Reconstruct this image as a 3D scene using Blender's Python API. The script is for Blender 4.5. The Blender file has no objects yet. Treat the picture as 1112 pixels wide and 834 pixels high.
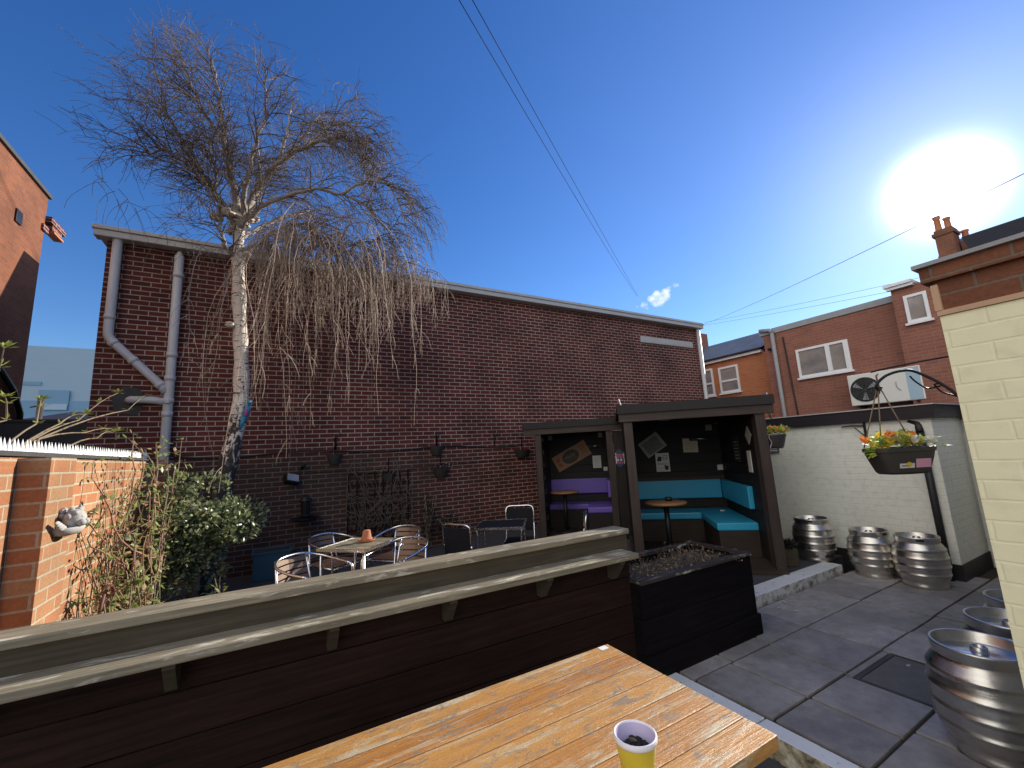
import bpy, bmesh, math, random
from mathutils import Vector, Matrix, noise
C = bpy.context.scene
COL = C.collection
R = math.radians
random.seed(7)

# ------------------------------------------------------------------ camera, sky, sun, exposure
FW = Vector((0.49172605, 0.85570888, 0.16114529))
RT = Vector((0.87005837, -0.49022276, -0.05176937))
UP = Vector((-0.03469758, -0.16566215, 0.98557198))
CAMZ = 1.62
cam_d = bpy.data.cameras.new('camera'); cam = bpy.data.objects.new('camera', cam_d); COL.objects.link(cam)
cam_d.sensor_width = 36; cam_d.lens = 453.7 / 1112 * 36
cam_d.clip_start = 0.02; cam_d.clip_end = 2000
m = Matrix((RT, UP, -FW)).transposed().to_4x4(); m.translation = (0, 0, CAMZ)
cam.matrix_world = m
C.camera = cam

SUN = Vector((0.90917846, 0.1795631, 0.37570151)).normalized()
EL = math.asin(SUN.z); AZ = math.atan2(SUN.x, SUN.y)
w = bpy.data.worlds.new('World'); C.world = w; w.use_nodes = True
wt = w.node_tree; wn = wt.nodes; wl = wt.links
bg = wn['Background']; bg.inputs['Strength'].default_value = 0.11; FILL_CLOUD = 12.8
sky = wn.new('ShaderNodeTexSky'); sky.sky_type = 'NISHITA'; sky.sun_disc = False
sky.sun_elevation = EL; sky.sun_rotation = AZ
sky.altitude = 0; sky.air_density = 1.15; sky.dust_density = 0.05; sky.ozone_density = 4.0
tc = wn.new('ShaderNodeTexCoord')
nrm = wn.new('ShaderNodeVectorMath'); nrm.operation = 'NORMALIZE'; wl.new(tc.outputs['Generated'], nrm.inputs[0])
dot = wn.new('ShaderNodeVectorMath'); dot.operation = 'DOT_PRODUCT'; wl.new(nrm.outputs[0], dot.inputs[0]); dot.inputs[1].default_value = SUN
def wmath(op, a, b):
    n = wn.new('ShaderNodeMath'); n.operation = op
    for i, x in enumerate((a, b)):
        if x is None: continue
        if isinstance(x, (int, float)): n.inputs[i].default_value = x
        else: wl.new(x, n.inputs[i])
    return n.outputs[0]
one = wmath('SUBTRACT', 1.0, dot.outputs['Value'])
def lobe(k, amp): return wmath('MULTIPLY', wmath('EXPONENT', wmath('MULTIPLY', one, -k), None), amp)
aur = wmath('ADD', wmath('ADD', lobe(1100, 45), lobe(60, 1.8)), lobe(6, 0.6))   # bright haze round the sun, thinning outwards
aurc = wn.new('ShaderNodeMix'); aurc.data_type = 'RGBA'; aurc.blend_type = 'MULTIPLY'; aurc.inputs['Factor'].default_value = 1
wl.new(aur, aurc.inputs['A']); aurc.inputs['B'].default_value = (1.0, 0.98, 0.95, 1)
skyc = wn.new('ShaderNodeMix'); skyc.data_type = 'RGBA'; skyc.blend_type = 'ADD'; skyc.inputs['Factor'].default_value = 1
hs = wn.new('ShaderNodeHueSaturation'); hs.inputs['Saturation'].default_value = 1.25; hs.inputs['Hue'].default_value = 0.515; hs.inputs['Value'].default_value = 1.10
wl.new(sky.outputs[0], hs.inputs['Color'])
wl.new(hs.outputs[0], skyc.inputs['A']); wl.new(aurc.outputs['Result'], skyc.inputs['B'])
# one small cloud low in the sky
CL = Vector((0.73, 0.60, 0.32)).normalized()
cd = wn.new('ShaderNodeVectorMath'); cd.operation = 'SUBTRACT'; wl.new(nrm.outputs[0], cd.inputs[0]); cd.inputs[1].default_value = CL
def cdot(v):
    n = wn.new('ShaderNodeVectorMath'); n.operation = 'DOT_PRODUCT'; wl.new(cd.outputs[0], n.inputs[0]); n.inputs[1].default_value = v
    return n.outputs['Value']
side = Vector((CL.y, -CL.x, 0)).normalized(); upv = side.cross(CL).normalized()
ax_u = (side * 0.9 + upv * 0.42).normalized(); ax_v = (upv * 0.9 - side * 0.42).normalized()
cu = wmath('POWER', wmath('DIVIDE', cdot(ax_u), 0.050), 2.0); cv = wmath('POWER', wmath('DIVIDE', cdot(ax_v), 0.020), 2.0)
cn = wn.new('ShaderNodeTexNoise'); cn.inputs['Scale'].default_value = 60; cn.inputs['Detail'].default_value = 6; wl.new(nrm.outputs[0], cn.inputs['Vector'])
cm = wmath('SUBTRACT', wmath('MULTIPLY', cn.outputs['Fac'], 2.6), wmath('ADD', wmath('ADD', cu, cv), 0.62))
cr = wn.new('ShaderNodeMapRange'); cr.inputs['From Min'].default_value = 0; cr.inputs['From Max'].default_value = 1.3; wl.new(cm, cr.inputs['Value'])
fin = wn.new('ShaderNodeMix'); fin.data_type = 'RGBA'; wl.new(cr.outputs[0], fin.inputs['Factor'])
wl.new(skyc.outputs['Result'], fin.inputs['A']); fin.inputs['B'].default_value = (8.5, 8.5, 8.3, 1)
# bright broken cloud added out of view, behind and left, to light the shade
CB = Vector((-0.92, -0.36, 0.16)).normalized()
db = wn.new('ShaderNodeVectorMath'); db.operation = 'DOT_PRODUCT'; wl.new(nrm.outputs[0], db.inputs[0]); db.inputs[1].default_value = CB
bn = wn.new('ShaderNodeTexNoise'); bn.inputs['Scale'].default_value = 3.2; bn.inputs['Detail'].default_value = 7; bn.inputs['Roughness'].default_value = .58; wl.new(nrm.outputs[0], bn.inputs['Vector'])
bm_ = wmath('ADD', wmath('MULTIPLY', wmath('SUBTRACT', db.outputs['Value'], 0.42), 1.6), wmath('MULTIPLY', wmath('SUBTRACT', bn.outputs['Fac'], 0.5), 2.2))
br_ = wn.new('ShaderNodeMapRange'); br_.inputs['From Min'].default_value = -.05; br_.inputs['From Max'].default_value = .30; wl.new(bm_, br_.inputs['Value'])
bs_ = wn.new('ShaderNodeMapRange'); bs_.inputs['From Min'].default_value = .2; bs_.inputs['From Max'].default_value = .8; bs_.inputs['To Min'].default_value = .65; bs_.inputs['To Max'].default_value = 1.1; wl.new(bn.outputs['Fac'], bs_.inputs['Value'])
bc_ = wn.new('ShaderNodeMix'); bc_.data_type = 'RGBA'; bc_.blend_type = 'MULTIPLY'; bc_.inputs['Factor'].default_value = 1; bc_.inputs['A'].default_value = (FILL_CLOUD, FILL_CLOUD * .97, FILL_CLOUD * .92, 1); wl.new(bs_.outputs[0], bc_.inputs['B'])
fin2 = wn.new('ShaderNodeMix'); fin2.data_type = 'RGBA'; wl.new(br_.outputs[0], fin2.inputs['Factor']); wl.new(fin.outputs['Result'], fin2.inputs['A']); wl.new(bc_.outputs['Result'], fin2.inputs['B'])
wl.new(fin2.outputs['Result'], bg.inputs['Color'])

sd = bpy.data.lights.new('sun', 'SUN'); sd.energy = 5.0; sd.angle = R(0.5); sd.color = (1.0, 0.93, 0.82)
so = bpy.data.objects.new('sun', sd); COL.objects.link(so); so.rotation_euler = SUN.to_track_quat('Z', 'Y').to_euler()
so.location = SUN * 50
C.view_settings.view_transform = 'Standard'; C.view_settings.look = 'None'
C.view_settings.exposure = 0.5; C.view_settings.gamma = 1.0

# ------------------------------------------------------------------ material helpers
def hx(h):
    h = h.lstrip('#'); v = [int(h[i:i+2], 16) / 255 for i in (0, 2, 4)]
    return tuple((c / 12.92 if c <= .04045 else ((c + .055) / 1.055) ** 2.4) for c in v)
class NM:
    """tiny node-graph helper"""
    def __init__(s, name, rough=.6, metal=0., spec=.5):
        s.m = bpy.data.materials.new(name); s.m.use_nodes = True
        s.t = s.m.node_tree; s.n = s.t.nodes; s.l = s.t.links; s.b = s.n['Principled BSDF']
        s.b.inputs['Roughness'].default_value = rough; s.b.inputs['Metallic'].default_value = metal
        s.b.inputs['Specular IOR Level'].default_value = spec
    def put(s, sock, v):
        if hasattr(v, 'is_linked') or isinstance(v, bpy.types.NodeSocket): s.l.new(v, sock)
        elif isinstance(v, (tuple, list)) and len(v) == 3 and sock.type == 'RGBA': sock.default_value = (*v, 1)
        else: sock.default_value = v
    def coord(s, kind='UV', scale=(1, 1, 1), rot=(0, 0, 0)):
        c = s.n.new('ShaderNodeTexCoord'); mp = s.n.new('ShaderNodeMapping')
        mp.inputs['Scale'].default_value = scale; mp.inputs['Rotation'].default_value = rot
        s.l.new(c.outputs[kind], mp.inputs[0]); return mp.outputs[0]
    def noise(s, vec, scale, detail=4, rough=.55, dist=0):
        n = s.n.new('ShaderNodeTexNoise'); s.l.new(vec, n.inputs['Vector'])
        n.inputs['Scale'].default_value = scale; n.inputs['Detail'].default_value = detail
        n.inputs['Roughness'].default_value = rough; n.inputs['Distortion'].default_value = dist
        return n.outputs['Fac']
    def ramp(s, v, stops):
        n = s.n.new('ShaderNodeValToRGB'); e = n.color_ramp.elements
        while len(e) < len(stops): e.new(.5)
        for i, (p, c) in enumerate(stops):
            e[i].position = p; e[i].color = (*c, 1) if isinstance(c, tuple) else (c, c, c, 1)
        s.l.new(v, n.inputs['Fac']); return n.outputs['Color']
    def mix(s, f, a, b, mode='MIX'):
        n = s.n.new('ShaderNodeMix'); n.data_type = 'RGBA'; n.blend_type = mode
        s.put(n.inputs['Factor'], f); s.put(n.inputs['A'], a); s.put(n.inputs['B'], b); return n.outputs['Result']
    def math(s, op, a, b=0.):
        n = s.n.new('ShaderNodeMath'); n.operation = op; s.put(n.inputs[0], a); s.put(n.inputs[1], b); return n.outputs[0]
    def bump(s, h, strength=.4, dist=.01, normal=None):
        n = s.n.new('ShaderNodeBump'); n.inputs['Strength'].default_value = strength; n.inputs['Distance'].default_value = dist
        s.l.new(h, n.inputs['Height'])
        if normal is not None: s.l.new(normal, n.inputs['Normal'])
        s.l.new(n.outputs[0], s.b.inputs['Normal']); return n.outputs[0]
    def base(s, v): s.put(s.b.inputs['Base Color'], v)
    def rough(s, v): s.put(s.b.inputs['Roughness'], v)
    def island(s):
        return s.n.new('ShaderNodeNewGeometry').outputs['Random Per Island']
    def objrand(s):
        return s.n.new('ShaderNodeObjectInfo').outputs['Random']

def m_plain(name, col, rough=.5, metal=0., var=.25, scale=6, spec=.5, bump=0.):
    k = NM(name, rough, metal, spec); v = k.coord('Object')
    f = k.noise(v, scale, 5); c2 = tuple(max(0, x * (1 - var)) for x in col); c3 = tuple(min(1, x * (1 + var * .5)) for x in col)
    k.base(k.mix(f, c2, c3))
    f2 = k.noise(v, scale * 7, 3)
    k.rough(k.math('ADD', k.math('MULTIPLY', f2, .25), rough - .12))
    if bump: k.bump(f2, bump, .004)
    return k.m

def m_brick(name, c1, c2, mortar, bw=.225, bh=.075, ms=.010, patch=None, rough=.85, grime=.35, stain=False, pbias=-.72):
    k = NM(name, rough, 0, .25); uv = k.coord('UV')
    br = k.n.new('ShaderNodeTexBrick'); k.l.new(uv, br.inputs['Vector'])
    br.inputs['Scale'].default_value = 1; br.inputs['Brick Width'].default_value = bw; br.inputs['Row Height'].default_value = bh
    br.inputs['Mortar Size'].default_value = ms / 2 * 1.1; br.inputs['Mortar Smooth'].default_value = .25; br.inputs['Bias'].default_value = -.1
    k.put(br.inputs['Color1'], c1); k.put(br.inputs['Color2'], c2); k.put(br.inputs['Mortar'], mortar)
    col = br.outputs['Color']
    big = k.noise(uv, 1.1, 5, .6); fine = k.noise(uv, 60, 4, .7); mid = k.noise(uv, 9, 4)
    if patch:   # odd bricks of another firing
        b2 = k.n.new('ShaderNodeTexBrick'); k.l.new(uv, b2.inputs['Vector'])
        for nme, v in (('Scale', 1), ('Brick Width', bw), ('Row Height', bh), ('Mortar Size', 0.0), ('Bias', pbias)): b2.inputs[nme].default_value = v
        k.put(b2.inputs['Color1'], (0., 0., 0.)); k.put(b2.inputs['Color2'], (1., 1., 1.)); b2.offset_frequency = 2
        fm = k.math('MULTIPLY', k.math('SUBTRACT', 1., br.outputs['Fac']), k.math('GREATER_THAN', b2.outputs['Color'], .62))
        col = k.mix(fm, col, patch)
    dirt = k.ramp(big, [(.3, 1 - grime), (.62, 1.)])
    col = k.mix(1., col, dirt, 'MULTIPLY')
    col = k.mix(1., col, k.ramp(fine, [(.25, .72), (.7, 1.1)]), 'MULTIPLY')
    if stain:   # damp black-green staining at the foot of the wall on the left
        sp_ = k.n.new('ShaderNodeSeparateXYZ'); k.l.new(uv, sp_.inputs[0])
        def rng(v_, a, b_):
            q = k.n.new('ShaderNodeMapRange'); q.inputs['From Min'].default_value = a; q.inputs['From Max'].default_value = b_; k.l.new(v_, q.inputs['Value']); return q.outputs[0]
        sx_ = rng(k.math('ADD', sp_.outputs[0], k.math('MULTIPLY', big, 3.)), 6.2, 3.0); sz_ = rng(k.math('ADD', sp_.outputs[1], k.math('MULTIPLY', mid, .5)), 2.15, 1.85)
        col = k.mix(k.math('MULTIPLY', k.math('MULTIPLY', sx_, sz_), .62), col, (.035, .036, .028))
    k.base(col)
    h = k.math('ADD', k.math('MULTIPLY', k.math('SUBTRACT', 1., br.outputs['Fac']), 1.), k.math('MULTIPLY', fine, .25))
    h = k.math('ADD', h, k.math('MULTIPLY', mid, .25))
    k.bump(h, .55, .008)
    return k.m

def m_painted_brick(name, col, col2, bw=.225, bh=.075, ms=.012, strength=.5, dirt=.25, mort=.25):
    k = NM(name, .55, 0, .4); uv = k.coord('UV')
    wob = k.n.new('ShaderNodeVectorMath'); wob.operation = 'ADD'
    nz = k.n.new('ShaderNodeTexNoise'); nz.inputs['Scale'].default_value = 6; k.l.new(uv, nz.inputs['Vector'])
    sc = k.n.new('ShaderNodeVectorMath'); sc.operation = 'SCALE'; sc.inputs['Scale'].default_value = .012; k.l.new(nz.outputs['Color'], sc.inputs[0])
    k.l.new(uv, wob.inputs[0]); k.l.new(sc.outputs[0], wob.inputs[1])
    br = k.n.new('ShaderNodeTexBrick'); k.l.new(wob.outputs[0], br.inputs['Vector'])
    for nme, v in (('Scale', 1), ('Brick Width', bw), ('Row Height', bh), ('Mortar Size', ms / 2), ('Mortar Smooth', .6)): br.inputs[nme].default_value = v
    big = k.noise(uv, 1.3, 6, .65); mid = k.noise(uv, 14, 5); fine = k.noise(uv, 90, 3)
    c = k.mix(k.ramp(big, [(.35, 0.), (.65, 1.)]), col, col2)
    c = k.mix(1., c, k.ramp(mid, [(.28, 1 - dirt), (.5, 1.)]), 'MULTIPLY')
    c = k.mix(k.math('MULTIPLY', br.outputs['Fac'], mort), c, tuple(x * .55 for x in col))
    chips = k.ramp(k.noise(uv, 22, 6, .7), [(.715, 0.), (.735, 1.)])
    c = k.mix(k.math('MULTIPLY', chips, .7), c, (.16, .13, .11))
    k.base(c)
    h = k.math('ADD', k.math('SUBTRACT', 1., br.outputs['Fac']), k.math('ADD', k.math('MULTIPLY', mid, .4), k.math('MULTIPLY', fine, .15)))
    k.bump(h, strength, .008)
    return k.m

def m_wood(name, a, b, rough=.7, along=3., across=55., worn=None, worn_at=.62, spec=.35, bump=.35, gloss_var=.2):
    k = NM(name, rough, 0, spec); uv = k.coord('UV')
    isl = k.island()
    off = k.n.new('ShaderNodeVectorMath'); off.operation = 'ADD'; k.l.new(uv, off.inputs[0])
    cmb = k.n.new('ShaderNodeCombineXYZ'); k.l.new(k.math('MULTIPLY', isl, 37.), cmb.inputs[0]); k.l.new(k.math('MULTIPLY', isl, 11.), cmb.inputs[1]); k.l.new(cmb.outputs[0], off.inputs[1])
    mp = k.n.new('ShaderNodeMapping'); mp.inputs['Scale'].default_value = (along, across, 1); k.l.new(off.outputs[0], mp.inputs[0])
    g = k.noise(mp.outputs[0], 1., 6, .6, .6); big = k.noise(off.outputs[0], 2.3, 5, .6)
    c = k.mix(k.ramp(g, [(.3, 0.), (.7, 1.)]), a, b)
    c = k.mix(1., c, k.ramp(isl, [(0., .75), (1., 1.15)]), 'MULTIPLY')
    if worn:
        mp2 = k.n.new('ShaderNodeMapping'); mp2.inputs['Scale'].default_value = (2.2, 9, 1); k.l.new(off.outputs[0], mp2.inputs[0])
        wn_ = k.noise(mp2.outputs[0], 1.6, 7, .7, .3)
        c = k.mix(k.ramp(wn_, [(worn_at - .03, 0.), (worn_at + .05, 1.)]), c, worn)
    c = k.mix(1., c, k.ramp(big, [(.25, .7), (.65, 1.05)]), 'MULTIPLY')
    k.base(c); k.rough(k.math('ADD', k.math('MULTIPLY', g, gloss_var), rough - gloss_var / 2))
    k.bump(g, bump, .004)
    return k.m

M = {}
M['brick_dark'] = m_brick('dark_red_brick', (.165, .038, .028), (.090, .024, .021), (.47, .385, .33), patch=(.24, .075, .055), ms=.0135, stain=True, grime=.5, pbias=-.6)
M['brick_orange'] = m_brick('orange_brick', (.44, .18, .08), (.47, .28, .145), (.50, .42, .29), bw=.225, bh=.078, ms=.013, patch=(.32, .27, .22), grime=.35, pbias=-.45)
M['brick_tall'] = m_brick('tall_building_brick', (.27, .092, .042), (.20, .07, .035), (.21, .135, .09), ms=.010, grime=.3)
M['brick_house'] = m_brick('house_brick', (.33, .135, .095), (.27, .11, .08), (.34, .24, .19), ms=.009, grime=.2)
M['brick_orange_house'] = m_brick('bright_house_brick', (.50, .17, .075), (.42, .14, .06), (.45, .33, .24), ms=.009, grime=.15)
M['brick_brown'] = m_brick('brown_brick', (.26, .105, .06), (.20, .08, .05), (.22, .17, .13), ms=.010, grime=.45)
M['cream'] = m_painted_brick('cream_painted_brick', (.81, .79, .56), (.76, .73, .50), strength=.28, dirt=.10, mort=.03)
M['white_wall'] = m_painted_brick('off_white_painted_brick', (.82, .82, .74), (.74, .75, .67), strength=.4, dirt=.14, mort=.12)
M['black_paint'] = m_plain('black_masonry_paint', (.018, .017, .020), .55, bump=.2)
M['dark_fascia'] = m_wood('dark_fascia_wood', (.030, .024, .030), (.018, .016, .022), .5)
M['slab'] = None
M['plastic_pipe'] = m_plain('grey_white_plastic_pipe', (.55, .54, .55), .45, var=.12)
M['fascia_metal'] = m_plain('pale_metal_fascia', (.50, .50, .49), .5, var=.2, scale=2)
M['roof_sheet'] = m_plain('pale_roof_sheet', (.62, .60, .55), .6, var=.2)
M['fence_dark'] = m_wood('dark_brown_fence_board', (.036, .016, .011), (.014, .007, .006), .8, 2, 40, spec=.15, worn=(.06, .035, .025), worn_at=.70)
M['fence_mid'] = m_wood('weathered_brown_board', (.095, .075, .045), (.048, .038, .024), .75, 2, 45)
M['fence_top'] = m_wood('weathered_pale_board', (.34, .29, .20), (.15, .128, .085), .5, 2, 55, worn=(.56, .52, .42), worn_at=.58, bump=.7)
M['planter'] = m_wood('black_stained_board', (.011, .009, .010), (.005, .004, .005), .85, 2, 40, worn=(.05, .042, .038), worn_at=.74, spec=.08)
M['planter_rim'] = m_wood('worn_dark_rim', (.060, .050, .045), (.030, .026, .024), .45, 2, 40, worn=(.50, .46, .38), worn_at=.60)
M['hut_wood'] = m_wood('brown_hut_timber', (.066, .046, .038), (.037, .027, .024), .6, 2, 40)
M['hut_dark'] = m_wood('dark_hut_cladding', (.022, .016, .015), (.012, .010, .010), .6, 2, 25)
M['hut_seatbase'] = m_wood('brown_bench_panel', (.055, .038, .031), (.033, .024, .021), .6, 2, 25)
M['felt'] = m_plain('roof_felt', (.045, .042, .042), .95, spec=.1, bump=.4, scale=30)
M['turquoise'] = m_plain('turquoise_vinyl', (.030, .36, .60), .42, var=.12, scale=3)
M['purple'] = m_plain('purple_vinyl', (.17, .105, .50), .42, var=.12, scale=3)
M['tabletop_round'] = m_wood('round_table_wood', (.40, .20, .085), (.28, .13, .055), .35, 2, 30)
M['black_metal'] = m_plain('black_metal', (.015, .015, .017), .45, .3)
M['alu'] = m_plain('polished_aluminium', (.80, .80, .78), .25, 1., var=.1)
M['alu_slat'] = m_plain('brushed_aluminium_slat', (.27, .19, .14), .45, .5, var=.2)
M['chair_seat_wood'] = m_wood('slatted_wood', (.36, .20, .12), (.26, .14, .085), .5)
M['sling'] = m_plain('dark_sling_fabric', (.012, .013, .017), .75, spec=.2)
M['slate'] = m_brick('roof_slate', (.15, .165, .19), (.12, .13, .155), (.07, .075, .085), bw=.3, bh=.2, ms=.006, rough=.6, grime=.2)
M['upvc'] = m_plain('white_window_frame', (.78, .78, .80), .35, var=.06)
M['ac_white'] = m_plain('off_white_sheet_metal', (.72, .72, .68), .4, var=.06)
M['dark_grille'] = m_plain('dark_grille', (.035, .036, .038), .5)
M['terracotta'] = m_plain('terracotta', (.46, .17, .075), .8, var=.2)
M['stone'] = m_plain('pale_cast_stone', (.46, .44, .40), .8, var=.4, scale=14, bump=.3)
M['spike'] = m_plain('clear_white_plastic', (.78, .78, .74), .4, var=.06)
M['tarmac'] = m_plain('dark_tarmac', (.060, .060, .066), .85, bump=.6, scale=40)
M['concrete'] = m_plain('dark_concrete', (.060, .058, .058), .85, bump=.5, scale=8, var=.5)
M['cover'] = m_plain('cover_concrete', (.125, .118, .112), .8, bump=.7, scale=12, var=.4)
M['trim_lit_edge'] = m_plain('pale_orange_edge', (.52, .34, .22), .7)
M['soil'] = m_plain('dry_soil', (.045, .033, .024), .95, bump=.8, scale=30, var=.5)
M['white_paint'] = None
M['cable'] = m_plain('black_cable', (.012, .012, .013), .6)
M['wire'] = m_plain('grey_wire', (.035, .035, .04), .9, spec=.1)
M['blue_clad'] = None
M['yellow_bucket'] = m_plain('yellow_painted_metal', (.62, .50, .045), .4, var=.15)
M['lilac'] = m_plain('lilac_enamel', (.52, .47, .66), .4, var=.12, scale=12)
M['lilac_rim'] = m_plain('pale_lilac_rim', (.74, .72, .78), .35, var=.08)
M['ash'] = m_plain('cigarette_ash', (.030, .024, .020), .95, bump=.8, scale=60, var=.7)
M['basket'] = m_plain('dark_plastic_basket', (.045, .042, .040), .5, var=.2)
M['pink'] = m_plain('pink_label', (.72, .36, .55), .5, var=.08)
M['white'] = m_plain('white_card', (.72, .72, .70), .5, var=.06)
M['paper'] = m_plain('cream_paper', (.66, .58, .42), .6, var=.12, scale=9)
M['yellow'] = m_plain('yellow_print', (.70, .52, .06), .5, var=.1)
M['print_dark'] = m_plain('dark_print', (.03, .028, .027), .6)
M['print_red'] = m_plain('red_print', (.36, .07, .05), .6)
M['print_brown'] = m_plain('brown_print', (.15, .09, .055), .6)
M['hessian'] = m_plain('hessian_brown_board', (.36, .22, .13), .85, var=.25, scale=25)
M['navy'] = m_plain('navy_enamel', (.03, .035, .10), .4, var=.2)
M['pinkred'] = m_plain('pink_red_enamel', (.52, .13, .20), .4, var=.1)
M['grey_print'] = m_plain('grey_print_card', (.40, .40, .36), .6, var=.5, scale=40)
M['lamp_glass'] = m_plain('frosted_lamp_cover', (.62, .62, .55), .4, var=.05)
M['teal'] = m_plain('teal_plastic', (.035, .10, .13), .5, var=.2)
M['parrot'] = m_plain('blue_enamel', (.02, .20, .33), .35, var=.4, scale=30)
M['magenta'] = m_plain('magenta_enamel', (.36, .03, .20), .35)
M['dark_plant'] = m_plain('dry_dark_leaf', (.030, .028, .020), .8, var=.4)
M['hose'] = m_plain('rust_hoop', (.13, .045, .03), .6)
M['lead'] = m_plain('grey_lead', (.30, .31, .33), .6)

# paving
k = NM('paving_slab', .78, 0, .35); v = k.coord('Object'); isl = k.island()
big = k.noise(v, 1.6, 6, .65); fine = k.noise(v, 70, 4, .7); mid = k.noise(v, 9, 6, .7)
c = k.mix(isl, (.24, .225, .222), (.38, .355, .345)); c = k.mix(1., c, k.ramp(big, [(.3, .62), (.65, 1.12)]), 'MULTIPLY')
c = k.mix(1., c, k.ramp(mid, [(.3, .7), (.6, 1.05)]), 'MULTIPLY')
c = k.mix(k.ramp(k.noise(v, 130, 2), [(.73, 0.), (.76, .5)]), c, (.30, .28, .25))
k.base(c); k.rough(k.ramp(big, [(.3, .42), (.6, .7)])); k.bump(k.math('ADD', fine, mid), .35, .006); M['slab'] = k.m
# white kerb paint, flaking
k = NM('flaking_white_paint', .6, 0, .4); v = k.coord('Object')
ch = k.ramp(k.noise(v, 16, 8, .75), [(.60, 0.), (.64, 1.)])
k.base(k.mix(ch, k.mix(k.noise(v, 5, 4), (.56, .58, .60), (.70, .71, .72)), k.mix(k.noise(v, 30, 4), (.06, .055, .045), (.25, .21, .15)))); k.bump(k.math('SUBTRACT', 1., ch), .4, .004); M['white_paint'] = k.m
k = NM('stained_kerb_face', .8, 0, .3); v = k.coord('Object')
k.base(k.ramp(k.noise(v, 11, 8, .7), [(.36, (.07, .06, .045)), (.5, (.34, .30, .20)), (.66, (.62, .60, .52))])); M['kerb_face'] = k.m
k = NM('mottled_kerb_face', .8, 0, .3); v = k.coord('Object')
k.base(k.ramp(k.noise(v, 9, 8, .75), [(.30, (.08, .075, .07)), (.42, (.32, .30, .27)), (.52, (.66, .66, .65))])); M['kerb_dark'] = k.m
# distressed planks of the near table
k = NM('distressed_varnished_plank', .38, 0, .5); uv = k.coord('UV'); isl = k.island()
cmb = k.n.new('ShaderNodeCombineXYZ'); k.l.new(k.math('MULTIPLY', isl, 31.), cmb.inputs[0]); k.l.new(k.math('MULTIPLY', isl, 17.), cmb.inputs[1])
off = k.n.new('ShaderNodeVectorMath'); off.operation = 'ADD'; k.l.new(uv, off.inputs[0]); k.l.new(cmb.outputs[0], off.inputs[1])
def mp(sc, src=off):
    q = k.n.new('ShaderNodeMapping'); q.inputs['Scale'].default_value = sc; k.l.new(src.outputs[0], q.inputs[0]); return q.outputs[0]
grain = k.noise(mp((3, 90, 1)), 1, 6, .65, .5); blot = k.noise(mp((1.6, 15, 1)), 1.4, 7, .70, .8); bl2 = k.noise(mp((5, 12, 1)), 1.3, 8, .75, 1.2); fine = k.noise(mp((60, 160, 1)), 1, 3, .6)
c = k.mix(k.ramp(grain, [(.3, 0.), (.7, 1.)]), (.52, .235, .052), (.27, .105, .028))
c = k.mix(k.ramp(isl, [(0., 0.), (1., .6)]), c, (.56, .31, .09))
c = k.mix(k.ramp(blot, [(.52, 0.), (.62, .80)]), c, (.50, .45, .31))
c = k.mix(k.ramp(bl2, [(.53, 0.), (.62, .85)]), c, (.20, .165, .125))
c = k.mix(k.ramp(k.noise(mp((6, 14, 1)), 2.2, 8, .8, 2.), [(.60, 0.), (.66, .75)]), c, (.72, .68, .52))
c = k.mix(k.ramp(fine, [(.60, 0.), (.72, .55)]), c, (.12, .08, .05))
k.base(c); k.rough(k.math('ADD', k.math('MULTIPLY', bl2, .35), .20)); k.bump(k.math('ADD', grain, k.math('MULTIPLY', bl2, 1.2)), .8, .004); M['table_plank'] = k.m
# keg steel
k = NM('worn_keg_steel', .34, 1., .5); v = k.coord('Object')
sm = k.noise(v, 6, 6, .7, .4); str_ = k.noise(k.coord('Object', (3, 3, 60)), 2, 4, .6)
k.base(k.mix(k.ramp(sm, [(.35, 0.), (.7, 1.)]), (.58, .55, .50), (.74, .72, .68)))
k.rough(k.math('ADD', k.math('ADD', k.math('MULTIPLY', sm, .35), k.math('MULTIPLY', str_, .22)), .04)); k.bump(k.math('ADD', sm, k.math('MULTIPLY', str_, .25)), .22, .008); M['keg'] = k.m
k = NM('wet_keg_top', .15, 1., .5); v = k.coord('Object'); f_ = k.noise(v, 9, 5)
k.base(k.mix(f_, (.55, .56, .58), (.75, .76, .78))); k.rough(k.math('MULTIPLY', f_, .45)); M['keg_top'] = k.m
# blue cladding with paler bands
k = NM('blue_grey_cladding', .6, 0, .3); v = k.coord('Object', (.25, .25, 1.2)); f_ = k.noise(v, 2, 2)
k.base(k.mix(f_, (.30, .42, .52), (.34, .46, .55))); M['clad_pale'] = k.m
M['clad_mid'] = m_plain('mid_blue_cladding', (.17, .32, .46), .6, var=.08, scale=.3)
M['clad_light'] = m_plain('light_blue_cladding', (.36, .50, .60), .6, var=.06, scale=.3)
# birch bark
k = NM('birch_bark', .7, 0, .3); uv = k.coord('UV'); ob = k.coord('Object')
lent = k.noise(k.coord('UV', (3.5, 26, 1)), 1.6, 5, .65, .6); rough_ = k.noise(k.coord('UV', (7, 3.5, 1)), 1.6, 6, .75, .8)
sep = k.n.new('ShaderNodeSeparateXYZ'); k.l.new(ob, sep.inputs[0])
low = k.n.new('ShaderNodeMapRange'); low.inputs['From Min'].default_value = 3.1; low.inputs['From Max'].default_value = 1.45; k.l.new(sep.outputs[2], low.inputs['Value'])
hi = k.n.new('ShaderNodeMapRange'); hi.inputs['From Min'].default_value = 4.6; hi.inputs['From Max'].default_value = 5.4; k.l.new(sep.outputs[2], hi.inputs['Value'])
c = k.mix(k.noise(ob, 3, 4), (.80, .72, .62), (.62, .48, .39))
c = k.mix(k.ramp(lent, [(.56, 0.), (.60, 1.)]), c, (.055, .045, .04))
thr = k.math('ADD', rough_, k.math('MULTIPLY', low.outputs[0], .24))
c = k.mix(k.ramp(thr, [(.62, 0.), (.68, 1.)]), c, (.045, .036, .032))
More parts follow.
